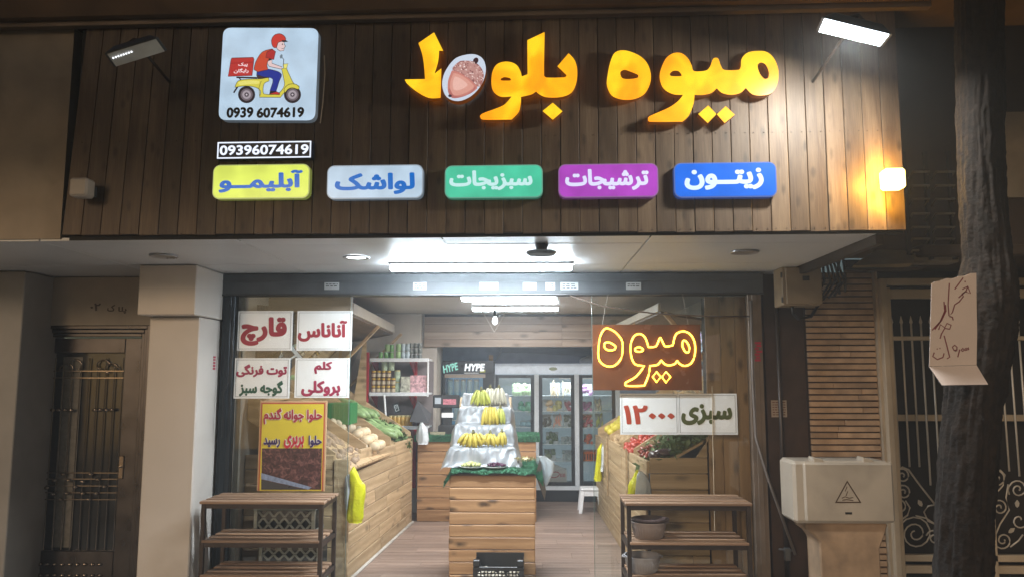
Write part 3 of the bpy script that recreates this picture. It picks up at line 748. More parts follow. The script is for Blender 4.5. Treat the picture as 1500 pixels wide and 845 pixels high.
# glass panes
GY = 5.99
for px0, px1, lab in ((343, 512, 'clear fixed shop window pane at the left behind the price signs'), (868, 1098, 'clear fixed shop window pane at the right behind the neon sign')):
    a = at(px0, 553, GY).x; b = at(px1, 553, GY).x
    g = T('window_pane', lab, 'window', ((a + b) / 2, GY, 0)); mb = MB(); mb.box(a, b, GY, GY + .008, .02, hz); P('glass', mb, M_glass, g)
    e = b if px0 < 600 else a
    mb = MB(); mb.box(e - .0015, e + .0015, GY - .001, GY + .009, .02, hz); P('edge', mb, mat('green_glass_edge', (.12, .17, .15), .2), g)
    mb = MB(); mb.box(a, b, GY - .01, GY + .02, 0, .02); P('bottom_channel', mb, M_steel, g)
# ------------------------------------------------------------------ printed window signs
def wsign(px0, px1, py0, py1, texts, label, Y=5.965, frame=True, m=None, tilt=0):
    a = at(px0, py1, Y); b = at(px1, py0, Y)
    o = T('window_sign', label, 'sign', (a.x, Y, a.z), 'white printed product signs on the glass')
    mb = MB(); mb.box(a.x, b.x, Y, Y + .012, a.z, b.z); P('board', mb, M_print_white, o)
    mb = MB(); t = .0028; e = .012
    if 1:
        x0, x1, z0, z1 = a.x + e, b.x - e, a.z + e, b.z - e
        mb.box(x0, x1, Y - .001, Y, z0, z0 + t); mb.box(x0, x1, Y - .001, Y, z1 - t, z1); mb.box(x0, x0 + t, Y - .001, Y, z0 + t, z1 - t); mb.box(x1 - t, x1, Y - .001, Y, z0 + t, z1 - t)
        P('border_line', mb, mat('grey_print_line', (.15, .16, .18), .5), o)
    for (s, q, c, fa, bd) in texts:
        u = at(q[0], q[3], Y); v = at(q[1], q[2], Y); mb = MB()
        put_text(mb, s, u.x, v.x, u.z, v.z, Y - .0015, 0, bd, fa); P('lettering', mb, mat('ink_' + c, c, .5, var=.03), o)
    return o
RED = '9A2034'
wsign(347, 429, 455, 513, [('قارچ', (352, 421, 464, 506), RED, True, .055)], 'white window sign reading one large red word, upper left of the four')
wsign(434, 516, 455, 513, [('آناناس', (436, 509, 469, 500), RED, True, .045)], 'white window sign with one red word, upper right of the four')
wsign(342, 425, 524, 583, [('توت فرنگی', (346, 421, 533, 552), '9A2048', True, .05), ('گوجه سبز', (350, 415, 557, 580), '14503C', True, .05)], 'white window sign with a red line above a green line')
wsign(431, 512, 524, 582, [('کلم', (460, 487, 529, 547), '9A2048', True, .05), ('بروکلی', (441, 499, 557, 580), '9A2048', True, .05)], 'white window sign with two lines of red words, lower right of the four')
wsign(909, 993, 576, 636, [('۱۲۰۰۰', (914, 988, 593, 621), 'A84028', False, .035)], 'white window sign with a red price number below the neon sign')
wsign(994, 1079, 576, 636, [('سبزی', (998, 1072, 591, 622), '4A5022', True, .05)], 'white window sign with one olive green word below the neon sign')
# poster
PY = 5.90
a = at(376, 719, PY); b = at(479, 587, PY)
po = T('poster', 'yellow framed poster with red lettering over a photo of dark brown food', 'poster', ((a.x + b.x) / 2, PY, a.z))
mb = MB(); mb.box(a.x, b.x, PY, PY + .02, a.z, b.z); P('frame', mb, mat('pale_wood_frame', (.50, .30, .16), .5), po, bev=.003)
mb = MB(); mb.box(a.x + .012, b.x - .012, PY - .002, PY, a.z + .004, b.z - .012); P('red_border', mb, mat('poster_red', (.40, .07, .03), .4), po)
mb = MB(); mb.box(a.x + .022, b.x - .022, PY - .0035, PY - .002, a.z + .005, b.z - .022); P('yellow_ground', mb, mat('poster_yellow', (.62, .50, .03), .35, var=.06), po)
def tex_food():
    m, n, b_ = base('dark_food_print'); co, _ = coords(n, False)
    t = ntex(n, co, 26, 8, dist=1.5); c = ramp(n, t, [(.35, srgb('281418')), (.5, srgb('4A2A2C')), (.68, srgb('7A5350'))]); n.links.new(c, b_.inputs['Base Color']); b_.inputs['Roughness'].default_value = .3
    return m
def PQ(px, py): q = at(px, py, PY); return (q.x, q.z)
mb = MB(); mb.flat([[PQ(383, 716.5), PQ(470.5, 716.5), PQ(472, 656), PQ(384, 656)]], PY - .0042); P('food_picture', mb, tex_food(), po)
mb = MB(); mb.flat([[PQ(383, 716.5), PQ(383, 702), PQ(450, 716.5)]], PY - .0046); P('tray_corner', mb, mat('tray_dark_print', (.03, .03, .035), .3), po)
mb = MB(); mb.flat([[PQ(383, 701), PQ(383, 692), PQ(457, 713), PQ(452, 716.3)]], PY - .0048); P('tray_rim', mb, mat('tray_rim_print', (.20, .26, .38), .3, var=.3, vs=40), po)
for s, q, c in (('حلوا جوانه گندم', (386, 473, 597, 621), 'A01C38'), ('حلوا', (452, 472, 637, 655), '2C1A5A'), ('بربری', (416, 446, 637, 656), 'C01A30'), ('رسید', (386, 411, 640, 655), '2C1A5A')):
    u = at(q[0], q[3], PY); v = at(q[1], q[2], PY)
    mb = MB(); put_text(mb, s, u.x, v.x, u.z, v.z, PY - .0055, 0, .10); P('lettering_outline', mb, mat('poster_white_ink', (.7, .65, .6), .4), po)
    mb = MB(); put_text(mb, s, u.x, v.x, u.z, v.z, PY - .0075, 0, .04); P('lettering', mb, mat('ink_' + c, c, .4), po)
# ------------------------------------------------------------------ neon sign
NY = 5.93
def NP(p): q = at(840 + p[0] / 3.38, 400 + p[1] / 3.38, NY); return (q.x, q.z)
a = NP((97, 578)); b = NP((628, 253))
ne = T('neon_sign', 'orange brown hanging board with yellow neon tube lettering in the right window', 'neon sign', (a[0], NY, a[1]))
mb = MB(); mb.box(a[0], b[0], NY, NY + .012, a[1], b[1]); P('board', mb, mat('orange_brown_acrylic', (.12, .04, .014), .25, spec=.6), ne)
M_neon = glow('lit_neon_yellow', (1.0, .60, .04), 8)
neon = [[(165, 272), (205, 290), (238, 330), (243, 370), (235, 420), (205, 455), (165, 460), (130, 435), (122, 390), (130, 320), (145, 285)], [(155, 345), (180, 343), (208, 362), (200, 378), (170, 380), (153, 365)],
        [(497, 325), (510, 298), (545, 287), (580, 305), (600, 350), (598, 410), (580, 445), (550, 458), (525, 448), (512, 432, 1), (500, 448), (470, 455), (448, 447), (433, 430, 1), (415, 452), (377, 458, 1), (372, 500), (350, 555, 1), (310, 557), (258, 555), (258, 540), (310, 510), (350, 458, 1), (305, 450), (285, 410), (283, 350), (300, 310), (330, 300), (355, 320), (370, 365, 1), (405, 362), (418, 340), (428, 318), (440, 340), (455, 362), (492, 355, 1)],
        [(305, 372), (325, 365), (345, 378), (330, 388), (308, 385)], [(540, 335), (555, 335), (572, 365), (568, 390), (552, 388), (538, 360)],
        [(410, 487, 1), (431, 512, 1), (410, 538, 1), (391, 512, 1)], [(457, 487, 1), (479, 512, 1), (457, 540, 1), (436, 512, 1)]]
for lp_ in neon:
    q = [NP(p) for p in smoothloop(lp_, 3)]; mb = MB(); mb.tube([(x, NY - .014, z) for x, z in q], .0054, 6, True); P('neon_tube', mb, M_neon, ne, smooth=True)
mb = MB()
for px, p2 in ((882, 891), (1008, 1000)):
    u = at(px, 475, NY); v = at(p2, 440, NY); mb.tube([u, v + Vector((0, 0, .05))], .0015, 4)
P('hanging_wire', mb, mat('thin_white_wire', (.4, .35, .3), .5), ne)
light('neon_back_glow', 'AREA', ((a[0] + b[0]) / 2, NY + .05, (a[1] + b[1]) / 2), 1.6, (1, .5, .1), .7, .35, dirv=(0, 1, 0))
# ------------------------------------------------------------------ left side: pillar, wall, door
def slab(name, x0, x1, y0, y1, z0, z1, m, label, cat, bev=.006):
    return P(name, MB().box(x0, x1, y0, y1, z0, z1), m, None, label, cat, bev=bev, origin=((x0 + x1) / 2, (y0 + y1) / 2, z0))
pi = T('pillar', 'cream clad pillar with a wider block capital left of the shop opening', 'pillar', (-2.6, 5.8, 0))
P('shaft', MB().box(-2.80, -2.425, 5.60, 6.05, 0, 2.045), M_pillar, pi, bev=.008)
P('capital', MB().box(-2.83, -2.41, 5.47, 6.0, 2.05, 2.408), M_pillar, pi, bev=.006)
P('shadow_joint', MB().box(-2.79, -2.435, 5.62, 6.04, 2.04, 2.052), M_dark, pi)
mb = MB()
for k in range(5): mb.box(-2.423, -2.4215, 5.86, 5.90, 1.755 - k * .022 - random.random() * .006, 1.765 - k * .022)
P('red_mark', mb, mat('red_sticker_ink', (.45, .02, .06), .5), pi)
slab('wall_panel', -5.6, at(36, 420, 5.75).x, 5.75, 6.3, 0, 2.405, mat('grey_panel_wall', (.38, .37, .36), .6, var=.06, dirt=.2), 'pale grey wall panel at the far left beside the metal door', 'wall')
dx0 = at(38, 478, 6.1).x; dx1 = at(221, 478, 6.1).x; dz = at(120, 476, 6.1).z
hw = T('door_lintel', 'beige wall strip with a house number above the metal door', 'wall', (-3.5, 6.1, dz))
P('lintel_block', MB().box(dx0 - .3, -2.7, 6.1, 6.3, dz, 2.405), mat('grey_beige_plaster', (.42, .37, .31), .75, var=.06, dirt=.3), hw)
def YP(px, py, Y): q = at(px, py, Y); return q.x, q.z
mb = MB()
u = YP(173, 459, 6.1); v = YP(186, 449, 6.1); put_text(mb, 'پلا', u[0], v[0], u[1], v[1], 6.098, 0, .03)
u = YP(157, 456, 6.1); v = YP(169, 446, 6.1); put_text(mb, 'ک', u[0], v[0], u[1], v[1], 6.098, 0, .03)
u = YP(132, 455, 6.1); v = YP(148, 444, 6.1); put_text(mb, '۰۲', u[0], v[0], u[1], v[1], 6.098, 0, .03, False)
P('house_number', mb, M_darksteel, hw)
do = T('entrance_door', 'dark brown metal door with a glass panel behind ornamental grille bars', 'door', ((dx0 + dx1) / 2, 6.15, 0))
M_door = mat('brown_metallic_paint', (.085, .076, .074), .30, .7, var=.15, dirt=.25)
def fbox(nm, px0, px1, z0, z1, Y0, Y1, m, par, bev=.004):
    x0 = at(px0, 600, Y0).x; x1 = at(px1, 600, Y0).x; return P(nm, MB().box(x0, x1, Y0, Y1, z0, z1), m, par, bev=bev)
X0, X1 = dx0, dx1
for k, (dd, yy) in enumerate(((0, 6.10), (.03, 6.12), (.06, 6.14))):
    for s in (0, 1):
        xa = X0 + dd if s == 0 else X1 - dd - .03
        P('frame_profile', MB().box(xa, xa + .028, yy, 6.22, 0, dz - dd - .001), M_door, do, bev=.004)
    P('frame_profile', MB().box(X0 + dd + .029, X1 - dd - .031, yy + .002, 6.22, dz - dd - .03, dz - dd - .002), M_door, do, bev=.004)
lx0, lx1 = X0 + .095, X1 - .095; lt = dz - .10
P('leaf_stile', MB().box(lx0, lx0 + .10, 6.17, 6.22, 0, lt), M_door, do, bev=.005)
P('leaf_stile', MB().box(lx1 - .14, lx1, 6.17, 6.22, 0, lt), M_door, do, bev=.005)
P('leaf_rail', MB().box(lx0 + .101, lx1 - .141, 6.172, 6.22, lt - .12, lt), M_door, do, bev=.005)
P('leaf_rail', MB().box(lx0 + .101, lx1 - .141, 6.172, 6.22, 0, .25), M_door, do, bev=.005)
P('glass', MB().box(lx0 + .101, lx1 - .141, 6.205, 6.21, .25, lt - .12), mat('dark_ribbed_glass', (.03, .032, .035), .12, spec=.8), do)
gx0, gx1 = lx0 + .115, lx1 - .155
M_orn = mat('polished_bronze', (.32, .27, .23), .22, .9, var=.05)
P('curtain_strip', MB().box(gx0 + .05, gx0 + .21, 6.2035, 6.2045, .27, lt - .15), mat('pale_curtain', (.20, .19, .17), .7, var=.2, vs=30), do)
n_ = 9
for k in range(n_):
    x = gx0 + (gx1 - gx0) * k / (n_ - 1); top_ = lt - .16 - (.06 if k % 2 else 0)
    P('grille_bar', MB().tube([(x, 6.188, .25), (x, 6.188, top_)], .0045, 6), M_orn, do)
for py in (543, 553, 692, 701, 711, 721, 731):
    z = at(100, py, 6.18).z; P('cross_rail', MB().box(gx0 - .01, gx1 + .01, 6.178, 6.184, z - .004, z + .004), M_orn, do)
def orn(px, py): 
    c = at(px, py, 6.17); P('ornament', MB().blob(c, (.024, .014, .014), 8, 5), M_orn, do, smooth=True)
for px in (77, 86, 95, 104, 139, 147, 156, 164): orn(px, 600)
for i, (px, py) in enumerate(((68, 714), (80, 703), (92, 694), (100, 703), (78, 723), (88, 731), (98, 722), (110, 713), (121, 705), (133, 694), (143, 702), (153, 712), (141, 722), (130, 731), (121, 722))): orn(px, py)
for py in (826, 842):
    for k in range(9): orn(58 + k * 11, py)
for s in (-1, 1):   # curls at the top
    cx = (gx0 + gx1) / 2
    for q in range(2):
        pts = []
        for t in range(12):
            a = t * .42; r = .075 * (1 - t / 14); pts.append((cx + s * (.10 + .07 * q) + s * r * math.cos(a), 6.185, lt - .23 - .03 * q + r * math.sin(a)))
        P('scroll', MB().tube(pts, .005, 5), M_orn, do, smooth=True)
c = at(177, 684, 6.16); P('lock', MB().box(c.x - .02, c.x + .02, 6.158, 6.17, c.z - .09, c.z + .09), M_orn, do, bev=.005); P('key_knob', MB().lathe([(.014, 0), (.016, .01)], c + Vector((0, -.02, 0)), 10), M_orn, do)
# plaster wall left of the fascia
mb = MB(FM); mb.box(-3.4, -.02, .02, .25, .015, zt); P('side_wall', mb, M_plaster, None, 'mottled beige plaster wall left of the wood fascia', 'wall', origin=FO)
# ------------------------------------------------------------------ right side
P('recess_wall', MB().box(1.84, 2.22, 6.12, 6.3, 0, 2.6), mat('dark_brown_wall', (.06, .035, .025), .8, var=.3, dirt=.4), None, 'dark brown recessed wall strip right of the shop window', 'wall', origin=(2, 6.2, 0))
q0 = at(1153, 840, 5.95); 
wp = T('wall_pipe', 'dark vertical gas pipe with a clamp in the recess right of the shop', 'pipe', (q0.x, 5.95, 0))
P('pipe', MB().tube([(q0.x, 5.95, 0), (q0.x, 5.95, 2.25)], .016, 8), M_darksteel, wp, smooth=True)
c = at(1153, 806, 5.93); P('clamp', MB().tube([c + Vector((-.06, 0, .01)), c + Vector((.06, 0, 0))], .009, 6).box(c.x - .02, c.x + .02, c.y - .02, c.y + .02, c.z - .07, c.z + .02), M_steel, wp, bev=.003)
c = at(1141, 598, 6.115); nt_ = T('notice_paper', 'small pale printed notice stuck on the dark recess wall', 'notice', c)
P('sheet', MB().box(c.x - .06, c.x + .06, 6.112, 6.1135, c.z - .065, c.z + .065), mat('aged_paper', (.40, .33, .27), .8), nt_)
mb = MB()
for k in range(6):
    x = c.x - .05
    while x < c.x + .045: l = random.uniform(.01, .03); mb.box(x, min(x + l, c.x + .05), 6.1112, 6.1118, c.z + .045 - k * .019, c.z + .052 - k * .019); x += l + .006
P('print_lines', mb, mat('brown_red_ink', (.16, .05, .03), .7), nt_)
mb = MB()
for k in range(7):
    c = at(1110 + (k % 2) * 2, 502 + k * 4.2, 5.94); mb.box(c.x - .022, c.x + .024 - .008 * (k % 3), 5.9412, 5.943, c.z - .008, c.z + .008)
P('rail_sticker', mb, MATS['red_sticker_ink'], None, 'small red sticker on the right shutter rail', 'sticker')
# meter box
c0 = at(1147, 447, 5.7); c1 = at(1201, 391, 5.7)
me_ = T('meter_box', 'beige metal meter box hanging under the soffit corner', 'meter box', ((c0.x + c1.x) / 2, 5.7, c0.z))
M_box = mat('beige_enamel', (.33, .255, .17), .5, var=.1, dirt=.5)
P('body', MB().box(c0.x, c1.x, 5.7, 5.9, c0.z, c1.z), M_box, me_, bev=.006)
P('cover', MB().box(c0.x + .025, c1.x + .004, 5.685, 5.70, c0.z + .012, c1.z - .008), M_box, me_, bev=.004)
c = at(1181, 408, 5.68); P('display', MB().box(c.x - .025, c.x + .025, 5.682, 5.6855, c.z - .015, c.z + .02), M_black, me_)
for z in (c0.z + .04, c1.z - .06): P('hinge', MB().tube([(c0.x - .004, 5.70, z - .02), (c0.x - .004, 5.70, z + .02)], .007, 6), M_steel, me_)
P('cable_gland', MB().tube([(c0.x + .10, 5.8, c0.z), (c0.x + .11, 5.82, c0.z - .05), (c0.x + .16, 5.85, c0.z - .09), (c0.x + .3, 5.98, c0.z - .06), (c0.x + .42, 6.0, c0.z + .1)], .012, 6), M_black, me_, smooth=True)
# tangle of dark cables under soffit corner
mb = MB()
for k in range(7):
    a = at(1205 + k * 5, 380, 5.75); b = at(1190 + k * 8, 445 - k * 3, 5.9); m_ = (a + b) / 2 + Vector((random.uniform(-.05, .05), -.05, random.uniform(-.05, .02))); mb.tube([a, m_, b], .010, 5)
P('cable_bundle', mb, M_black, None, 'tangle of black cables hanging beside the meter box', 'cable', smooth=True)
# stone strip wall
sx0 = at(1187, 600, 6.05).x; sx1 = at(1289, 600, 6.05).x
st = T('stone_strip_wall', 'wall clad in thin horizontal tan stone strips right of the recess', 'wall', ((sx0 + sx1) / 2, 6.1, 0))
P('mortar_bed', MB().box(sx0, sx1, 6.075, 6.3, 0, 2.42), mat('dark_mortar', (.05, .03, .02), .9), st)
M_strip = mat('tan_stone_strip', (.46, .31, .195), .75, var=.25, vs=7, bmp=.5, bs=50, dirt=.6)
z = .003
while z < 2.40:
    h = .0475; x = sx0; 
    cuts = [sx0 + random.uniform(.15, .45), sx1] if random.random() < .4 else [sx1]
    for e in cuts:
        mb = MB(); pr = random.uniform(0, .012); dz1, dz2 = random.uniform(0, .002), random.uniform(0, .002)
        mb.hexa([(x + .001, 6.05 + pr, z + dz1), (e - .002, 6.05 + pr, z + dz2), (e - .002, 6.08, z), (x + .001, 6.08, z), (x + .001, 6.053 + pr, z + h - .011), (e - .002, 6.053 + pr, z + h - .010), (e - .002, 6.08, z + h - .009), (x + .001, 6.08, z + h - .009)])
        P('stone_strip', mb, M_strip, st, bev=.003, origin=((x + e) / 2, 6.05, z)); x = e
    z += h
# gate
GX = 6.0
def gz(py): return at(1350, py, GX).z
def gxx(px, py=600): return at(px, py, GX).x
gt = T('metal_gate', 'cream painted metal gate with upright bars and scrollwork behind the tree', 'gate', (gxx(1400), GX, 0))
M_gate = mat('cream_gate_paint', (.52, .42, .30), .45, .1, var=.08, dirt=.35)
M_scr = mat('grey_white_ironwork', (.56, .50, .42), .45, .2, var=.1)
def gbar(nm, x0, x1, z0, z1, y0=GX, y1=GX + .05, m=M_gate): return P(nm, MB().box(x0, x1, y0, y1, z0, z1), m, gt, bev=.004)
gL = gxx(1292, 500); gR = gxx(1600)
gbar('outer_frame', gL, gL + .045, 0, gz(408), GX - .03); gbar('outer_frame', gL + .046, gR, gz(418), gz(408), GX - .03)
gbar('frame', gL + .05, gL + .085, .02, gz(421)); gbar('frame', gL + .086, gR, gz(437), gz(423))
zr = gz(812); gbar('bottom_rail', gL + .086, gR, gz(822), zr); gbar('bottom_rail', gL + .086, gR, gz(840), gz(828), GX + .01)
mx = gxx(1452, 780); gbar('middle_stile', mx, mx + .04, .02, gz(437))
gbar('cross_rail', gL + .086, mx - .001, gz(498), gz(492), GX + .005); gbar('cross_rail', mx + .041, gR, gz(498), gz(492), GX + .005)
gbar('rear_rail', gL + .09, gR, gz(620), gz(610), GX + .35, GX + .39)
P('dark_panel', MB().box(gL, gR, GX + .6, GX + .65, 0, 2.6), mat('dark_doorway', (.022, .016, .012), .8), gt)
# curves: sampled diagonal tops of the scroll panel
def zdiag(px): return gz(690) if px < 1336 else gz(690 + (px - 1336) * 1.45)
for k in range(22):
    px = 1308 + k * 14.3
    if abs(px - 1455) < 7: continue
    zb = gz(684) if px < 1338 else gz(min(740, 690 + (px - 1336) * 1.4)) if px < 1450 else gz(690 + max(0, 14 - abs(px - 1490)) * 2)
    x = gxx(px, 470)
    mb = MB(); mb.tube([(x, GX + .025, zb), (x, GX + .025, gz(474))], .0075, 6); P('upright_bar', mb, M_scr, gt, smooth=True)
    mb = MB(); mb.lathe([(.0075, 0), (.014, .015), (.010, .03), (.001, .065)], (x, GX + .025, gz(474)), 6, cap=False); P('spear_tip', mb, M_scr, gt)
def G4(p): q = at(1120 + p[0] / 3.313, 590 + p[1] / 3.313, GX); return (q.x, GX + .02, q.z)
def spiral(cx, cy, r, a0, turns, sgn=1, tail=None):
    pts = []
    n = int(turns * 14)
    for i in range(n + 1):
        t = i / n; a = a0 + sgn * t * turns * 2 * math.pi; rr = r * (1 - t * .85); pts.append(G4((cx + rr * math.cos(a), cy + rr * math.sin(a))))
    if tail: pts = [G4(p) for p in tail] + pts
    P('scroll', MB().tube(pts, .0062, 5), M_scr, gt, smooth=True)
spiral(675, 355, 42, 2.6, 1.7, 1); spiral(680, 435, 42, 2.6, 1.7, 1); spiral(662, 505, 38, 3.3, 1.5, 1, [(640, 600), (700, 560), (712, 510)][:0])
spiral(738, 635, 88, 3.2, 2.2, 1); spiral(830, 655, 40, 3.4, 1.5, 1)
P('scroll', MB().tube([G4(p) for p in ((640, 600), (660, 575), (700, 545), (712, 510), (690, 475))], .0062, 5), M_scr, gt)
P('scroll', MB().tube([G4(p) for p in ((645, 330), (675, 312), (705, 325), (760, 400), (835, 495))], .0075, 5), M_scr, gt, smooth=True)
P('scroll', MB().tube([G4(p) for p in ((740, 548), (790, 560), (850, 600))], .0062, 5), M_scr, gt)
P('scroll', MB().tube([G4(p) for p in ((835, 495), (800, 500), (780, 530), (800, 575), (860, 600))], .0062, 5), M_scr, gt, smooth=True)
def leaf(cx, cy, a, L=38):
    pts = [(0, -.5), (.28, -.1), (.2, .3), (0, .5), (-.2, .3), (-.28, -.1)]
    q = [(cx + L * (x * math.cos(a) - y * math.sin(a)), cy + L * (x * math.sin(a) + y * math.cos(a))) for x, y in pts]
    mb = MB(); Q = [G4(p) for p in q]; mb.add(Q + [(x, y + .006, z) for x, y, z in Q], [(5, 4, 3, 2, 1, 0), tuple(range(6, 12))] + [(i, (i + 1) % 6, 6 + (i + 1) % 6, 6 + i) for i in range(6)]); P('iron_leaf', mb, M_scr, gt)
leaf(762, 487, -.5); leaf(1235, 490, 0); leaf(1208, 620, .9)
spiral(1135, 370, 46, 3.6, 1.6, 1); spiral(1148, 510, 42, 3.4, 1.5, 1); spiral(1238, 420, 50, 2.6, 1.7, 1); spiral(1165, 668, 46, 3.2, 1.6, -1)
spiral(1245, 570, 46, 0, 1.0, 1)
for pl_ in (((1150, 325), (1175, 350), (1165, 400), (1120, 450), (1115, 510)), ((1190, 395), (1180, 460), (1195, 520), (1150, 590), (1125, 650)), ((1200, 700), (1240, 670), (1262, 640)), ((1106, 540), (1106, 720))):
    P('scroll', MB().tube([G4(p) for p in pl_], .0062, 5), M_scr, gt, smooth=True)
for bx in (686, 1128): spiral(bx - 8, 820, 26, 3.2, 1.4, 1)
# electrical cabinet on pedestal
EY = 5.15
c0 = at(1166, 765, EY); c1 = at(1308, 676, EY)
eb = T('electric_cabinet', 'grey beige plastic electric cabinet with a triangular warning sign on a concrete post', 'electric cabinet', ((c0.x + c1.x) / 2, EY + .15, 0))
M_cab = mat('beige_cabinet_plastic', (.40, .35, .29), .5, var=.12, vs=3, dirt=.45)
cf = at(1180, 760, EY).x
P('body', MB().box(c0.x, c1.x - .01, EY + .02, EY + .30, c0.z - .01, c1.z), M_cab, eb, bev=.02)
P('front_cover', MB().box(cf, c1.x, EY, EY + .03, c0.z, c1.z - .005), M_cab, eb, bev=.014)
for px in (1196, 1268): c = at(px, 674, EY + .05); P('top_bracket', MB().hexa([(c.x - .03, EY + .02, c.z - .03), (c.x + .06, EY + .02, c.z - .03), (c.x + .06, EY + .12, c.z - .03), (c.x - .03, EY + .12, c.z - .03), (c.x - .03, EY + .02, c.z + .025), (c.x + .03, EY + .02, c.z + .01), (c.x + .03, EY + .12, c.z + .01), (c.x - .03, EY + .12, c.z + .025)]), M_cab, eb, bev=.005)
P('latch_slot', MB().box(at(1238, 751, EY).x, at(1248, 751, EY).x, EY - .003, EY + .005, at(1240, 752.5, EY).z, at(1240, 749.5, EY).z), M_black, eb)
def EP(px, py): q = at(px, py, EY - .002); return (q.x, q.z)
o3 = [EP(1241, 703), EP(1223, 736), EP(1262, 736)]; cc = (sum(p[0] for p in o3) / 3, sum(p[1] for p in o3) / 3)
i3 = [(cc[0] + (x - cc[0]) * .84, cc[1] + (z - cc[1]) * .84) for x, z in o3]
mb = MB(); mb.flat([o3, i3], EY - .002)
for s_ in ([(1241, 712), (1238, 719), (1242, 719), (1239, 726)], [(1233, 729), (1238, 727), (1244, 729), (1250, 728)], [(1234, 732), (1240, 731), (1250, 732.5)]): mb.flat([stroke([EP(*p) for p in s_], .005)], EY - .002)
P('warning_sign', mb, mat('brown_print', (.06, .03, .015), .6), eb)
M_conc = mat('rusty_concrete', (.34, .235, .15), .85, var=.3, vs=6, bmp=.5, bs=40, dirt=.8)
xs_ = [at(p, 800, EY + .05).x for p in (1181, 1200, 1288, 1302)]
zb = c0.z - .012
prof = [(xs_[1], 0), (xs_[2], 0), (xs_[2], zb - .16), (xs_[3] - .02, zb - .06), (xs_[3], zb), (xs_[0], zb), (xs_[0], zb - .04), (xs_[0] + .05, zb - .075), (xs_[1], zb - .12)]
mb = MB(); mb.flat([prof], EY + .04, .02); mb.flat([[(x, z) for x, z in prof]], EY + .04)
pv = [(x, EY + .04, z) for x, z in prof] + [(x, EY + .28, z) for x, z in prof]; n9 = len(prof)
mb = MB(); mb.add(pv, [tuple(range(n9)), tuple(range(n9, 2 * n9))[::-1]] + [(i, n9 + i, n9 + (i + 1) % n9, (i + 1) % n9) for i in range(n9)]); P('concrete_post', mb, M_conc, eb, bev=.01)
# neighbouring upper facade
nb_ = T('neighbour_facade', 'dark upper wall of the neighbouring building above the gate', 'building', (3.6, 5.6, 2.45))
M_nw = mat('dark_brown_facade', (.085, .055, .035), .85, var=.35, vs=1.4, dirt=.5)
P('wall', MB().box(2.08, 6.5, 5.6, 6.0, 2.52, 4.8), M_nw, nb_)
P('ledge', MB().box(2.72, 6.5, 5.35, 6.2, 2.44, 2.518), M_nw, nb_, bev=.01)
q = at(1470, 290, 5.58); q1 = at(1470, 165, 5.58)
P('lit_wall_patch', MB().box(q.x, 6.4, 5.57, 5.6, q.z, q1.z), mat('beige_render_lit_tone', (.42, .34, .24), .8, dirt=.3), nb_)  # lit part of the wall, its light put into a paler beige
# window grille cage
wg = T('window_cage', 'rusty white pipe cage with rounded rungs below the dark neighbour window', 'grille', (at(1370, 350, 5.4).x, 5.4, 2.5))
for py in (252, 272, 292, 313, 333, 350, 367):
    for xa, xb in ((1337, 1361), (1371, 1398)):
        a = at(xa, py, 5.4); b = at(xb, py, 5.4)
        P('rung', MB().tube([a + Vector((0, .06, -.035)), a, b, b + Vector((0, .06, -.035))], .009, 6), mat('dull_white_pipe', (.30, .24, .17), .5, .1, dirt=.5), wg, smooth=True)
for px in (1366, 1334, 1401): a = at(px, 380, 5.42); P('upright', MB().box(a.x - .012, a.x + .012, 5.42, 5.45, a.z, 3.2), M_darksteel, wg)
# broken awning sheets
aw = T('awning_sheet', 'torn pale awning sheet sticking out between the soffit and the neighbour ledge', 'awning', at(1290, 390, 5.2))
P('sheet', MB().hexa([at(1248, 392, 5.1), at(1330, 392, 5.1), at(1330, 380, 5.6), at(1262, 380, 5.6), at(1250, 389, 5.1), at(1338, 386, 5.1), at(1340, 368, 5.6), at(1284, 366, 5.6)]), mat('pale_tin', (.33, .26, .16), .6, .1, dirt=.6), aw)
P('sheet_edge', MB().hexa([at(1238, 400, 5.05), at(1345, 396, 5.05), at(1345, 394, 5.5), at(1238, 396, 5.5), at(1238, 396, 5.05), at(1360, 390, 5.05), at(1360, 388, 5.5), at(1238, 392, 5.5)]), M_darksteel, aw)
P('air_unit_top', MB().box(at(1318, 380, 5.5).x, at(1400, 380, 5.5).x, 5.45, 5.59, at(1350, 386, 5.5).z, at(1350, 372, 5.5).z), mat('dusty_metal_case', (.30, .25, .19), .5, dirt=.5), aw, bev=.01)
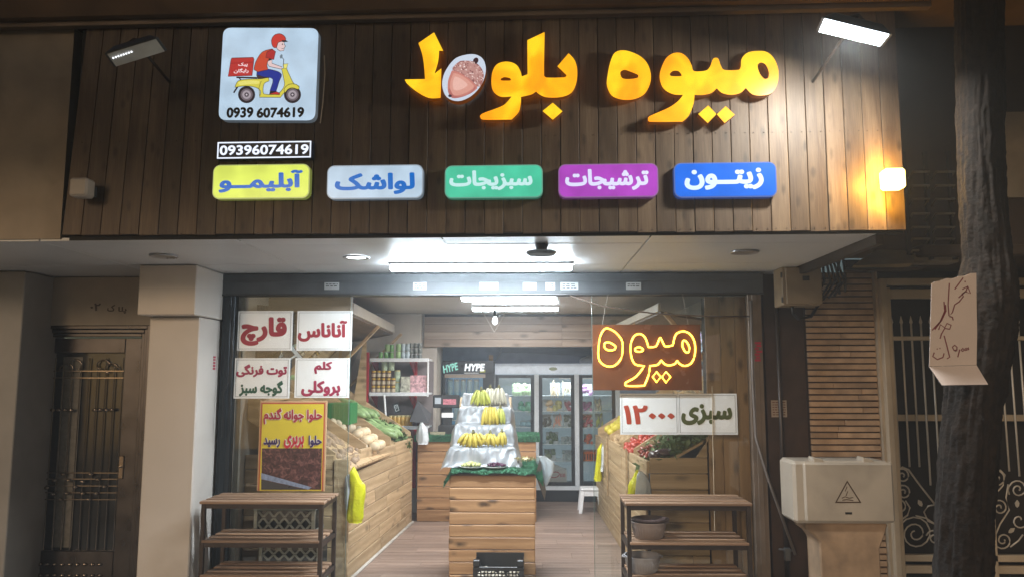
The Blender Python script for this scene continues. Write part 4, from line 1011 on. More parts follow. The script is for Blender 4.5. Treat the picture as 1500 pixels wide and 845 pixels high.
# tree
tr = T('tree', 'dark street tree trunk leaning in front of the gate with a paper hung on it', 'tree', (at(1410, 845, 3.9).x, 3.9, -.03))
TY = 3.9
cl = [(1416, 1250, 52), (1414, 1000, 46), (1412, 845, 40), (1414, 760, 40), (1418, 690, 40), (1424, 600, 41), (1436, 520, 46), (1444, 440, 46), (1446, 380, 36), (1440, 300, 33), (1436, 200, 33), (1434, 100, 34), (1434, 0, 35), (1440, -120, 40), (1450, -260, 44)]
vs = []; fs = []; n = 84; m_ = 0
dense = []
for i in range(len(cl) - 1):
    for k in range(36):
        t = k / 36; dense.append(tuple(cl[i][j] * (1 - t) + cl[i + 1][j] * t for j in range(3)))
dense.append(cl[-1])
for i, (px, py, hw_) in enumerate(dense):
    c = at(px, py, TY); r = hw_ * TY / 1130 * .90
    for k in range(n):
        a = 2 * math.pi * k / n; d = Vector((math.cos(a), math.sin(a), 0))
        q = 1 + .10 * noise.noise(Vector((d.x * 4, d.y * 4, c.z * 1.1))) + .09 * abs(noise.noise(Vector((a * 3.5, 0, c.z * 1.3 + 9)))) + .05 * noise.noise(Vector((d.x * 11, d.y * 11, c.z * 6))) - .10 * max(0, 1 - 5 * abs(noise.noise(Vector((d.x * 9 + .15 * math.sin(c.z * 9), d.y * 9, c.z * 2.2))))) + .05 * noise.noise(Vector((d.x * 22, d.y * 22, c.z * 14))) + .03 * noise.noise(Vector((d.x * 40, d.y * 40, c.z * 60)))
        vs.append(c + d * r * q)
for i in range(len(dense) - 1):
    for k in range(n): l = (k + 1) % n; fs.append((i * n + k, i * n + l, (i + 1) * n + l, (i + 1) * n + k))
mb = MB(); mb.add(vs, fs)
M_bark = mat('dark_bark', (.017, .012, .010), .9, var=.7, vs=22, bmp=1.0, bs=60)
P('trunk', mb, M_bark, tr, smooth=True)
top = at(1450, -260, TY)
mb = MB(); random.seed(5); tips = []
for k in range(7):
    a = k * .9 + .3; e = top + Vector((math.cos(a) * random.uniform(.7, 1.6), math.sin(a) * random.uniform(.5, 1.2), random.uniform(.5, 1.3)))
    mid = (top + e) / 2 + Vector((0, 0, .2)); mb.tube([top - Vector((0, 0, .1)), mid, e], [.08, .05, .02], 7); tips += [mid, e]
for x in (-2.6, -1.4, -.2, 1.0, 2.2, 3.4): mb.tube([top, Vector((x * .5 + top.x * .5, 2.9, 4.3)), Vector((x, 2.0, 3.6 + abs(x) * .05)), Vector((x - .2, 1.2, 3.7))], [.07, .05, .025, .01], 6)  # unseen limbs added to carry the shading leaves
P('branches', mb, M_bark, tr, smooth=True)
mb = MB()
for k in range(12000):  # added leaves out of view, spread to shade the fascia's top and middle
    x = random.uniform(-5.6, 4.2); y = random.uniform(.9, 2.9)
    zb_ = 3.05 + min(.30, max(0, -1.0 - x) * .2) + .35 * noise.noise(Vector((x * .8, y, 3)))
    p = Vector((x, y, zb_ + random.random() ** 1.5 * 1.5))
    if p.z < 1.78 + .52 * y: continue
    a = Vector((random.gauss(0, 1), random.gauss(0, 1), random.gauss(0, .6))).normalized() * .07; b = a.cross(Vector((random.random(), random.random(), random.random()))).normalized() * .035
    mb.add([p - a, p - b, p + a, p + b], [(0, 1, 2, 3)])
for k in range(2500):
    t = random.choice(tips); p = t + Vector((random.gauss(0, .4), random.gauss(0, .4), abs(random.gauss(0, .35))))
    if p.z < 4.15: continue
    a = Vector((random.gauss(0, 1), random.gauss(0, 1), random.gauss(0, .6))).normalized() * .07; b = a.cross(Vector((random.random(), random.random(), random.random()))).normalized() * .03
    mb.add([p - a, p - b, p + a, p + b], [(0, 1, 2, 3)])
P('crown_shade_leaves', mb, mat('leaf_green', (.05, .08, .025), .6), tr)
# paper on the tree
PPY = 3.58
def T5(p): q = at(1350 + p[0] / 4.45, 390 + p[1] / 4.45, PPY); return (q.x, q.z)
pp = T('paper_sign', 'white paper bag sheet with handwritten price hanging on the tree trunk', 'paper sign', (at(1400, 560, PPY).x, PPY, at(1400, 560, PPY).z))
edge = [(65, 112), (90, 100), (120, 95), (165, 78), (195, 82), (240, 66), (280, 62), (320, 46), (357, 44), (358, 200), (362, 440), (358, 640), (50, 650), (56, 480), (60, 300)]
mb = MB(); E_ = [T5(p) for p in edge]
mb.flat([E_], PPY, .003); P('sheet', mb, mat('creased_paper', (.76, .67, .65), .8, var=.06, vs=5, bmp=.3, bs=8), pp)
low = [(50, 652), (358, 642), (392, 768), (96, 772)]
L_ = [T5(p) for p in low]
mb = MB(); mb.hexa([(L_[0][0], PPY, L_[0][1]), (L_[1][0], PPY, L_[1][1]), (L_[1][0], PPY + .004, L_[1][1]), (L_[0][0], PPY + .004, L_[0][1]), (L_[3][0], PPY - .05, L_[3][1]), (L_[2][0], PPY - .05, L_[2][1]), (L_[2][0], PPY - .046, L_[2][1]), (L_[3][0], PPY - .046, L_[3][1])]); P('folded_flap', mb, MATS['creased_paper'], pp)
ink = [[(265, 150), (300, 130), (318, 178), (285, 165), (262, 180), (272, 195), (245, 230), (215, 250), (200, 300), (178, 322), (172, 250), (180, 110)], [(300, 130), (290, 160), (240, 205)], [(145, 230), (150, 290), (120, 360), (68, 415)], [(155, 250), (158, 290), (130, 350), (85, 410)], [(270, 75), (245, 110), (215, 150)], [(282, 96), (284, 106)],
       [(110, 412), (122, 378), (150, 398), (165, 370), (192, 382), (182, 408), (150, 402), (128, 440), (120, 470)], [(180, 325), (200, 330), (205, 350)], [(146, 450), (165, 520), (182, 590), (165, 600)], [(82, 560), (72, 585), (102, 606), (138, 592), (146, 565)], [(98, 536), (104, 538)], [(116, 532), (122, 534)],
       [(228, 545), (210, 545), (200, 525), (215, 512), (230, 525), (228, 555), (222, 590)], [(248, 540), (235, 590)], [(258, 545), (268, 532), (278, 545), (266, 552), (258, 545)], [(280, 540), (290, 530), (292, 545), (282, 546)], [(296, 535), (304, 528), (306, 540), (297, 542)]]
mb = MB()
for s_ in ink: mb.flat([stroke([T5(p) for p in s_], .0056)], PPY - .001)
P('handwriting', mb, mat('wine_marker', (.22, .05, .07), .6), pp)
# flyer below right wall etc.
P('neighbour_wall', MB().box(sx1 + .001, gL - .001, 6.02, 6.2, 0, 2.43), M_gate, None, 'cream painted door jamb between stone strips and gate', 'jamb', origin=(sx1, 6.1, 0))
# ================================================================== shop interior
random.seed(11)
# tube lights
for px0, px1, py, Y, lab in ((676, 815, 440, 7.25, 'nearer bright ceiling tube light inside the shop'), (692, 818, 453, 8.35, 'farther bright ceiling tube light inside the shop')):
    a = at(px0, py, Y); b = at(px1, py, Y); z = 2.34
    o = T('tube_light', lab, 'tube light', ((a.x + b.x) / 2, Y, z), 'tube lights on the shop ceiling')
    mb = MB(); mb.box(a.x, b.x, Y - .03, Y + .03, z - .02, z + .015); P('tube', mb, MATS['lit_tube_white'], o, bev=.012)
    mb = MB(); mb.box(a.x - .01, b.x + .01, Y - .035, Y + .035, z + .016, 2.384); P('mounting_rail', mb, M_white, o)
    light('shop_tube_beam', 'AREA', ((a.x + b.x) / 2, Y, z - .03), 31, (1, .97, .93), b.x - a.x, .06, dirv=(0, 0, -1))
# spot over the right side
c = at(1052, 468, 6.5)
o = T('spot_lamp', 'small bright warm spot lamp in the upper right of the window', 'spot lamp', c)
P('lamp_head', MB().tube([c + Vector((.05, .02, .07)), c + Vector((0, 0, 0))], [.02, .03], 8), M_white, o, smooth=2)
P('lit_bulb', MB().blob(c + Vector((-.005, -.005, -.012)), .022, 8, 6), glow('lit_warm_bulb', (1, .86, .6), 14), o)
P('stem', MB().tube([c + Vector((.05, .02, .07)), (c.x + .05, c.y, 2.385)], .006, 5), M_steel, o)
light('spot_beam', 'SPOT', c + Vector((-.02, -.01, -.04)), 40, (1, .78, .5), .03, dirv=(-.3, .25, -1), spot=130, blend=.8)
# pendant bulb with wires
c = at(725, 468, 6.8)
o = T('pendant_bulb', 'clear hanging light bulb in a wire triangle in front of the tube lights', 'light bulb', c)
P('bulb', MB().lathe([(.004, -.045), (.022, -.03), (.026, -.01), (.02, .012), (.012, .03)], c, 12), glow('lit_bulb_white', (.9, .95, 1), 2.5), o, smooth=True)
P('socket', MB().lathe([(.016, .03), (.018, .06), (.012, .09)], c, 10), M_steel, o, smooth=2)
P('cord', MB().tube([c + Vector((0, 0, .09)), (c.x, c.y, 2.385)], .004, 5), M_black, o)
mb = MB(); bt = at(724, 486, 6.8)
for px in (702, 746): mb.tube([at(px, 448, 6.8), bt], .0035, 5)
mb.tube([at(702, 448, 6.8), at(746, 448, 6.8)], .0035, 5)
P('wire_triangle', mb, mat('pale_copper_wire', (.5, .42, .36), .4, .3), o)
# ---- box-like stands clad with boards
def board_rows(par, x0f, x1f, y0, y1, z0, z1, rows, m, nm='board', stag=True, thick=.018, axis='y', lens=(.7, 1.5)):
    """panel along y between base/top lines; x0f(z,y)->x"""
    h = (z1 - z0) / rows
    for r in range(rows):
        y = y0; first = True
        while y < y1 - .01:
            L = random.uniform(*lens) * (random.uniform(.4, 1) if first else 1) if stag else 99; first = False
            e = min(y1, y + L)
            if y1 - e < .2: e = y1
            za, zb = z0 + r * h + .0022, z0 + (r + 1) * h - .0022
            pr = random.uniform(0, .003)
            q = []
            for z in (za, zb):
                for (yy, s) in ((y + .0025, 0), (e - .0025, 0)): q.append((x0f(z, yy) + (x1f) * pr, yy, z))
            t = -x1f * thick
            mb = MB(); mb.hexa([q[0], q[1], (q[1][0] + t, q[1][1], q[1][2]), (q[0][0] + t, q[0][1], q[0][2]), q[2], q[3], (q[3][0] + t, q[3][1], q[3][2]), (q[2][0] + t, q[2][1], q[2][2])])
            if x1f > 0: mb.f = [f[::-1] for f in mb.f]
            P(nm, mb, m, par, bev=.004, origin=(q[0][0], (y + e) / 2, (za + zb) / 2)); y = e
def face_rows(par, x0, x1, Y, z0, z1, rows, m, nm='board', thick=.018, splits=None, jit=.0):
    h = (z1 - z0) / rows
    for r in range(rows):
        cuts = [x0] + ([random.uniform(x0 + (x1 - x0) * .25, x1 - (x1 - x0) * .25)] if splits and random.random() < splits else []) + [x1]
        for a, b in zip(cuts, cuts[1:]):
            mb = MB(); p_ = random.uniform(0, .003); j = random.uniform(-jit, jit)
            mb.box(a + (.001 if a != x0 else j), b - (.001 if b != x1 else -j), Y - p_, Y + thick, z0 + r * h + .002, z0 + (r + 1) * h - .002)
            P(nm, mb, m, par, bev=.005, origin=((a + b) / 2, Y, z0 + (r + .5) * h))
# left stall
def lx(z, y): t = (y - 6.34) / 2.5; return (-1.46 - .115 * z / .947) * (1 - t) + (-1.335) * t
ls = T('produce_stall', 'long pale wood produce stall down the left side of the shop', 'stall', (-1.9, 7.5, 0), 'board clad produce stalls')
board_rows(ls, lx, 1, 6.34, 8.84, .0, .80, 7, M_stall)
def topz_l(y): return .947 - .04 * (y - 6.34) / 2.5
# stepped lip boards on top
for (ya, yb, up) in ((6.34, 6.95, .0), (6.952, 7.5, .035), (7.502, 8.1, .0), (8.102, 8.84, .02)):
    z0, z1 = .802, topz_l((ya + yb) / 2) + up
    xa, xb = lx(.94, ya), lx(.94, yb)
    mb = MB(); mb.hexa([(xa - .02, ya, z0), (xa + .004, ya, z0), (xb + .004, yb, z0), (xb - .02, yb, z0), (xa - .02, ya, z1), (xa + .004, ya, z1), (xb + .004, yb, z1 - .01), (xb - .02, yb, z1 - .01)])
    P('lip_board', mb, M_stall, ls, bev=.002, origin=(xa, (ya + yb) / 2, .87))
face_rows(ls, -2.33, -1.60, 6.36, .0, .98, 8, M_stallx, splits=.4)
P('base_trim', MB().hexa([(lx(0, 6.34) + .004, 6.34, .001), (lx(0, 6.34) + .03, 6.34, .001), (lx(0, 8.84) + .03, 8.84, .001), (lx(0, 8.84) + .004, 8.84, .001), (lx(0, 6.34) + .004, 6.34, .012), (lx(0, 6.34) + .03, 6.34, .008), (lx(0, 8.84) + .03, 8.84, .008), (lx(0, 8.84) + .004, 8.84, .012)]), mat('worn_grey_trim', (.45, .42, .38), .6, dirt=.7), ls)
mb = MB(); mb.box(-1.592, -1.47, 6.345, 6.37, 0, .94); P('corner_post', mb, M_stall, ls, bev=.003)
SL = .62
for y in (6.37, 7.18, 8.0, 8.82):
    x1 = lx(.94, y) - .02; mb = MB(); dx = x1 + 2.33
    mb.hexa([(-2.33, y, .80 + SL * dx), (x1, y, .80), (x1, y + .02, .80), (-2.33, y + .02, .80 + SL * dx), (-2.33, y, 1.03 + SL * dx), (x1, y, .99), (x1, y + .02, .99), (-2.33, y + .02, 1.03 + SL * dx)]); P('divider_board', mb, M_stallx, ls, bev=.002, origin=(-1.9, y, 1.1))
mb = MB(); mb.hexa([(-2.33, 6.36, .85 + SL * .85), (-1.49, 6.36, .84), (-1.37, 8.82, .82), (-2.33, 8.82, .85 + SL * .95), (-2.33, 6.36, .87 + SL * .85), (-1.49, 6.36, .86), (-1.37, 8.82, .84), (-2.33, 8.82, .87 + SL * .95)]); P('tray_base', mb, M_stallx, ls)
# right stall
def rx(z, y): t = (y - 6.15) / 3.55; return .905 * (1 - t) + .80 * t - .03 * (1 - t) * (1 - z / .95)
rs = T('produce_stall', 'long pale wood produce stall down the right side of the shop', 'stall', (1.3, 7.9, 0), 'board clad produce stalls')
board_rows(rs, rx, -1, 6.15, 9.7, .0, .86, 7, M_stall)
for (ya, yb, up) in ((6.15, 6.9, .0), (6.902, 7.6, .0), (7.602, 8.5, .02), (8.502, 9.7, .0)):
    z0, z1 = .862, .955 - .06 * (ya - 6.15) / 3.5 + up
    xa, xb = rx(.95, ya), rx(.95, yb); mb = MB(); mb.hexa([(xa - .003, ya, z0), (xa + .02, ya, z0), (xb + .02, yb, z0), (xb - .003, yb, z0), (xa - .003, ya, z1), (xa + .02, ya, z1), (xb + .02, yb, z1 - .01), (xb - .003, yb, z1 - .01)])
    P('lip_board', mb, M_stall, rs, bev=.002, origin=(xa, (ya + yb) / 2, .9))
for (ya, yb) in ((7.05, 7.09), (8.45, 8.48)): 
    x = rx(.5, ya); P('batten', MB().box(x - .022, x - .004, ya, yb, .35, .97), M_stall, rs, bev=.003)
xd = at(1023, 664, 6.13).x; xe = at(1043, 637, 6.13).x; z0_ = .985
face_rows(rs, .925, 1.37, 6.13, .0, z0_, 8, M_stallx, splits=.35)
P('slanted_cheek', MB().hexa([(xd - .02, 6.13, z0_ + .001), (1.37, 6.13, z0_ + .001), (1.37, 6.15, z0_ + .001), (xd - .02, 6.15, z0_ + .001), (xe - .015, 6.13, 1.14), (1.37, 6.13, 1.14), (1.37, 6.15, 1.14), (xe - .015, 6.15, 1.14)]), M_stallx, rs, bev=.002)
SR = .55
for y in (6.9, 7.6, 8.5, 9.6):
    x1 = rx(.94, y) + .02; dx = 1.75 - x1; mb = MB()
    mb.hexa([(x1, y, .84), (1.75, y, .84 + SR * dx), (1.75, y + .02, .84 + SR * dx), (x1, y + .02, .84), (x1, y, .985), (1.75, y, 1.03 + SR * dx), (1.75, y + .02, 1.03 + SR * dx), (x1, y + .02, .985)]); P('divider_board', mb, M_stallx, rs, bev=.002, origin=(1.3, y, 1.1))
mb = MB(); mb.hexa([(.93, 6.16, .86), (1.75, 6.16, .86 + SR * .82), (1.75, 9.6, .86 + SR * .9), (.83, 9.6, .84), (.93, 6.16, .88), (1.75, 6.16, .88 + SR * .82), (1.75, 9.6, .88 + SR * .9), (.83, 9.6, .86)]); P('tray_base', mb, M_stallx, rs)
# right wood column behind the glass
wc = T('clad_wall', 'tall wood clad wall panel behind the glass at the right edge of the window', 'wall', (1.55, 6.12, 0))
M_wv = wood('honey_pine_panel', (.55, .36, .20), (.33, .20, .10), 'z', .7, .14)
nx = 3
for k in range(nx):
    a = 1.38 + k * .115; P('board', MB().box(a + .001, a + .113, 6.12, 6.14, 0, hz), M_wv, wc, bev=.0025, origin=(a, 6.12, 1.2))
P('backing', MB().box(1.39, 1.76, 6.142, 6.29, 0, hz), M_dark, wc)
# ---- produce piles
def pile(name, y0, y1, xa, xb, za, slope, side, m, r, n, label, parent_none=True, jit=.25, elong=None, squash=1, layers=1, cat='produce', xr=(0, 1)):
    mb = MB()
    for i in range(n):
        t = random.uniform(*xr); y = random.uniform(y0 + r, y1 - r); x = xa + (xb - xa) * t
        z = za + abs(x - xa) * slope + r * .8 + random.random() * r * layers
        rr = r * random.uniform(.8, 1.15)
        rad = (rr, rr, rr * squash) if not elong else (rr * random.uniform(.5, .7), rr * elong, rr * .6)
        rot = Matrix.Rotation(random.uniform(-1, 1), 3, 'Z') @ Matrix.Rotation(random.uniform(-.4, .4), 3, 'X') if elong else Matrix.Rotation(random.uniform(0, 6), 3, 'Z')
        mb.blob((x, y, z), rad, 7, 5, jit, 0, rot)
    return P(name, mb, m, None, label, cat, kind='stuff', smooth=True, origin=((xa + xb) / 2, (y0 + y1) / 2, za))
def single(name, mesh_fn, m, spots, labels, cat, group):
    first = None
    for i, (loc, rz, sc) in enumerate(spots):
        lab = labels if isinstance(labels, str) else labels[i % len(labels)]
        if first is None:
            first = T(name, lab, cat, (0, 0, 0), group); mesh_fn(first); first.location = loc; first.rotation_euler = rz if isinstance(rz, tuple) else (0, 0, rz); first.scale = (sc,) * 3
        else: dup(first, loc, rz, lab, group, sc)
def simple_copies(name, mb, m, spots, labels, cat, group, smooth=True):
    first = None
    for i, (loc, rz, sc) in enumerate(spots):
        lab = labels if isinstance(labels, str) else labels[i % len(labels)]
        if first is None: first = P(name, mb, m, None, lab, cat, group, smooth=smooth, origin=(0, 0, 0)); o = first
        else: o = first.copy(); COL.objects.link(o); o['label'] = lab
        o.location = loc; o.rotation_euler = rz if isinstance(rz, tuple) else (0, 0, rz); o.scale = (sc,) * 3
M_pot = mat('earthy_root_skin', (.34, .24, .16), .8, var=.3, vs=20)
M_mel = mat('pale_melon_skin', (.66, .52, .34), .5, var=.12, vs=12)
M_grn = mat('pale_green_skin', (.24, .36, .15), .45, var=.35, vs=9)
M_leaf = mat('leaf_bundle', (.10, .17, .06), .6, var=.4, vs=14)
pile('root_vegetables', 6.42, 7.17, -1.52, -2.2, .845, SL, 0, M_pot, .036, 60, 'heap of earthy brown root vegetables in the nearest bin of the left stall', layers=.5, xr=(0, .5))
pile('white_vegetables', 7.21, 8.0, -1.46, -2.2, .86, SL, 0, mat('cream_veg', (.50, .42, .30), .6, var=.2), .04, 40, 'heap of cream coloured vegetables in the second bin of the left stall', layers=.4, xr=(0, .6))
mspots = [((-1.47 - (k % 3) * .085, 7.33 + (k // 3) * .15 + (k % 3) * .03, .955 + (k % 3) * .055), random.uniform(0, 6), random.uniform(.85, 1.1)) for k in range(9)]
mb = MB(); mb.blob((0, 0, 0), (.058, .058, .05), 12, 8, .1); simple_copies('melon', mb, M_mel, mspots, 'small round pale melon in the second bin of the left stall', 'melon', 'pale melons on the left stall')
# gourds (long green)
gs = []
for k in range(22):
    t = k / 22; y = 8.05 + (k % 11) * .066; x = -1.55 - (k // 11) * .28 - random.uniform(0, .1)
    gs.append(((x, y, .90 + (-1.40 - x) * SL + .045 + (k // 11) * .02), (0, random.uniform(.25, .5), random.uniform(-.5, .3)), random.uniform(.85, 1.1)))
mb = MB(); mb.tube([(-.19 + i * .038, .012 * math.sin(i * .6), .01 * math.sin(i)) for i in range(11)], [.006, .022, .028, .031, .032, .033, .034, .035, .034, .028, .010], 10)
simple_copies('green_gourd', mb, M_grn, gs, 'long pale green gourd heaped in the far bin of the left stall', 'gourd', 'long green gourds on the left stall')
def leafheap(name, c, ext, n, m, label, size=.05, cat='vegetables', sx=SL, side=-1):
    mb = MB()
    for i in range(n):
        u = Vector((random.gauss(0, .4), random.gauss(0, .4), random.gauss(0, .35))); p = Vector(c) + Vector((u.x * ext[0], u.y * ext[1], u.z * ext[2] + (u.x * ext[0]) * side * sx))
        a = Vector((random.gauss(0, 1), random.gauss(0, 1), random.gauss(0, .7))).normalized() * size * random.uniform(.5, 1.2); b = a.cross(Vector((random.random(), random.random(), 1))).normalized() * size * .35
        mb.add([p - a, p - b + Vector((0, 0, .006)), p + a, p + b], [(0, 1, 2, 3)])
    return P(name, mb, m, None, label, cat, kind='stuff', origin=c)
leafheap('herb_bunches', (-1.50, 8.68, .97), (.20, .22, .09), 900, M_leaf, 'bushy green herbs at the far end of the left stall', .035)
# right stall produce
mz = .90
leafheap('herb_bunches', (1.25, 6.40, 1.09), (.30, .24, .055), 2800, mat('herb_green', (.13, .19, .08), .6, var=.5, vs=20), 'tangled heap of green herbs in the nearest bin of the right stall', .045, sx=SR, side=1)
leafheap('herb_bunches', (1.32, 6.66, 1.17), (.28, .22, .06), 1800, mat('herb_pale', (.24, .31, .16), .6, var=.4, vs=20), 'paler green leafy heap behind the herbs on the right stall', .045, sx=SR, side=1)
pile('tomatoes', 6.93, 7.58, .90, 1.6, .885, SR, 1, mat('tomato_red', (.42, .05, .03), .3, var=.2), .033, 220, 'heap of red tomatoes in the second bin of the right stall', layers=2, squash=.85)
pile('peppers', 6.55, 6.9, .94, 1.15, .90, SR, 1, mat('pepper_red_green', (.26, .06, .04), .3, var=.6, vs=6), .03, 46, 'small dark red peppers beside the aisle edge of the right stall', layers=1.5, elong=1.6)
pile('brown_roots', 7.63, 8.46, .88, 1.6, .88, SR, 1, mat('ginger_skin', (.42, .29, .16), .7, var=.2), .038, 160, 'heap of light brown roots in the third bin of the right stall', layers=1.5)
mb = MB(); mb.blob((0, 0, 0), (.043, .043, .04), 10, 7, .15)
sp = []
for k in range(46):
    x = .885 + random.uniform(0, .35); y = random.uniform(8.55, 9.5); sp.append(((x, y, .90 + (x - .83) * SR + .035 + random.uniform(0, .05)), random.uniform(0, 6), random.uniform(.85, 1.15)))
simple_copies('quince', mb, mat('quince_yellow', (.62, .52, .07), .5, var=.15), sp, 'round yellow fruit heaped at the far end of the right stall', 'fruit', 'yellow fruit on the right stall')
mb = MB(); mb.tube([(-.09 + i * .02, 0, .004 * math.sin(i * .4)) for i in range(10)], [.008, .018, .02, .021, .023, .027, .03, .031, .026, .008], 10)
sp = []
for k in range(14): x = 1.26 + random.uniform(-.12, .16); sp.append(((x, 6.24 + k * .03, .93 + (x - .93) * SR + .12 + random.uniform(0, .03)), (0, random.uniform(-.6, -.2), random.uniform(-.7, .5)), random.uniform(.8, 1.1)))
simple_copies('eggplant', mb, mat('eggplant_skin', (.035, .012, .03), .2, var=.2), sp, 'dark purple eggplant lying on the herbs at the near end of the right stall', 'eggplant', 'eggplants on the right stall')
mb = MB(); mb.blob((.985, 6.28, .99), (.05, .10, .035), 8, 6, .3); mb.blob((1.06, 6.25, 1.01), (.09, .05, .035), 8, 6, .3)
P('plastic_wrap', mb, mat('dark_purple_bag', (.10, .06, .06), .3), None, 'crumpled dark purple bag over the front of the right stall bin', 'bag', smooth=True)
# ---- hoods with tilted mirrors
M_mirror = mat('mirror_glass', (.62, .68, .72), .03, 1.0, var=0)
def hood(side):
    if side < 0: xw, xe0, xe1, y0, y1 = -2.335, at(518, 444, 6.5).x, at(578, 481, 9.3).x, 6.5, 9.3
    else: xw, xe0, xe1, y0, y1 = 1.755, at(968, 432, 6.15).x, at(900, 474, 8.9).x, 6.3, 8.9
    o = T('mirror_hood', 'wooden hood with a pale edge board and tilted mirror over the %s stall' % ('left' if side < 0 else 'right'), 'hood', ((xw + xe0) / 2, (y0 + y1) / 2, 2.15), 'wooden mirror hoods over the produce stalls')
    d = side * .02; zt_ = 2.235 if side < 0 else 2.205
    P('edge_board', MB().hexa([(xe0, y0, 2.14), (xe0 + d, y0, 2.14), (xe1 + d, y1, 2.14), (xe1, y1, 2.14), (xe0, y0, zt_), (xe0 + d, y0, zt_), (xe1 + d, y1, zt_), (xe1, y1, zt_)]), mat('pale_edge_board', (.55, .50, .43), .5, var=.08), o, bev=.002)
    P('underside_board', MB().hexa([(xe0 + d, y0, 2.12), (xw, y0, 2.0), (xw, y1, 2.0), (xe1 + d, y1, 2.12), (xe0 + d, y0, 2.14), (xw, y0, 2.02), (xw, y1, 2.02), (xe1 + d, y1, 2.14)]), wood('dark_hood_wood', (.20, .13, .08), (.10, .06, .035), 'y', .4, .1), o)
    xm0 = xw - side * .06; xm1 = xw - side * .30
    P('mirror', MB().hexa([(xm0, y0 + .03, 1.45), (xm0 + side * .01, y0 + .03, 1.45), (xm0 + side * .01, y1, 1.45), (xm0, y1, 1.45), (xm1, y0 + .03, 2.0), (xm1 + side * .01, y0 + .03, 2.0), (xm1 + side * .01, y1, 2.0), (xm1, y1, 2.0)]), M_mirror, o)
    if side < 0: P('dark_inside_board', MB().hexa([(xe0, y0 + .02, 2.135), (xw, y0 + .02, 1.72), (xw, y0 + .035, 1.72), (xe0, y0 + .035, 2.135), (xe0, y0 + .02, 2.14), (xw, y0 + .02, 2.22), (xw, y0 + .035, 2.22), (xe0, y0 + .035, 2.14)]), MATS['dark_hood_wood'], o)  # dark board added over the open end to make the hood's inside dark
    for y in (y0 + .01, (y0 + y1) / 2, y1 - .01):
        P('brace', MB().bar((xm0 - side * .012, y, 1.40), (xe0 * .6 + xe1 * .4 if y > y0 + .1 else xe0 - side * -.05, y, 2.13), .03, .05, up=(0, 1, 0)), M_stallx, o, bev=.003)
    P('lower_rail', MB().box(min(xm0, xm0 - side * .03), max(xm0, xm0 - side * .03), y0, y1, 1.40, 1.445), M_stall, o, bev=.003)
hood(-1); hood(1)
P('ceiling_beam', MB().box(at(395, 440, 6.25).x, at(515, 440, 6.25).x, 6.22, 6.3, at(450, 456, 6.25).z, 2.38), M_valance, None, 'short pale wood beam under the ceiling behind the left window', 'beam', bev=.004, origin=(-1.8, 6.25, 2.3))
P('side_board', MB().hexa([at(512, 622, 8.80), at(536, 622, 8.80), at(536, 622, 8.84), at(512, 622, 8.84), at(532, 500, 8.80), at(537, 500, 8.80), at(537, 500, 8.84), at(532, 500, 8.84)]), M_stallx, None, 'tapered upright pine board at the far end of the left stall', 'board', origin=at(524, 622, 8.8))
# green crates on left wall
gc = T('green_crate', 'green plastic crate standing on the left stall behind the poster', 'crate', at(500, 612, 7.6))
a = at(479, 614, 7.6); b = at(514, 590, 7.6)
P('shell', MB().box(a.x, b.x, 7.6, 7.9, a.z - .05, b.z), mat('green_plastic', (.03, .20, .06), .4, var=.1), gc, bev=.006)
for k in range(5): x = a.x + (b.x - a.x) * (k + .5) / 5; P('rib', MB().box(x - .004, x + .004, 7.592, 7.6, a.z, b.z - .01), MATS['green_plastic'], gc)
# ---- shelf unit
su = T('shelf_unit', 'red and white metal shelf unit stocked with jars and cans at the back left', 'shelf', (-1.55, 9.0, 1.0))
M_red = mat('red_enamel', (.42, .02, .03), .35, var=.06)
SY = 8.95
shz = [at(600, 528, SY).z, at(600, 578, SY).z, at(600, 627, SY).z]
sxa, sxb = at(541, 550, SY).x, at(628, 550, SY).x
for i, z in enumerate(shz):
    P('shelf_board', MB().box(sxa, sxb, SY, SY + .34, z, z + .022), M_white, su, bev=.003)
    P('price_rail', MB().box(sxa, sxb, SY - .008, SY - .001, z - .012, z + .03), mat('white_rail', (.70, .72, .76), .3), su, bev=.003)
    for x in (sxa + .01, sxa + (sxb - sxa) * .66):
        P('bracket', MB().add([(x, SY + .02, z - .002), (x, SY + .42, z - .002), (x, SY + .42, z - .16), (x + .012, SY + .02, z - .002), (x + .012, SY + .42, z - .002), (x + .012, SY + .42, z - .16)], [(0, 1, 2), (5, 4, 3), (0, 3, 4, 1), (1, 4, 5, 2), (2, 5, 3, 0)]), M_red, su)
P('upright', MB().box(sxa - .05, sxa - .01, SY, SY + .04, .3, shz[0] + .10), M_red, su, bev=.003)
P('upright', MB().box(sxa + (sxb - sxa) * .66, sxa + (sxb - sxa) * .66 + .04, SY + .40, SY + .44, .3, shz[0] + .10), M_red, su, bev=.003)
P('upright', MB().box(sxb - .018, sxb, SY - .006, SY + .02, shz[1] - .02, shz[0] - .013), M_white, su, bev=.003)
P('back_panel', MB().box(sxa, sxb, SY + .45, SY + .46, .6, shz[0]), mat('grey_back_panel', (.20, .17, .17), .6), su)
SD = SY + .08
def jar_proto(name, label, group, r, h, body, lid, lidh=.25, band=None):
    o = T(name, label, 'jar' if 'jar' in name else 'can' if 'can' in name else name.split('_')[-1], (0, 0, 0), group)
    P('body', MB().lathe([(r * .9, 0), (r, h * .05), (r, h * (1 - lidh) - .005), (r * .85, h * (1 - lidh))], (0, 0, 0), 10), body, o, smooth=2)
    P('lid', MB().lathe([(r * .9, h * (1 - lidh)), (r * .92, h * .99), (r * .8, h)], (0, 0, 0), 10), lid, o, smooth=2)
    if band: P('paper_label', MB().lathe([(r * 1.01, h * .15), (r * 1.01, h * .60)], (0, 0, 0), 10, cap=False), band, o, smooth=True)
    return o
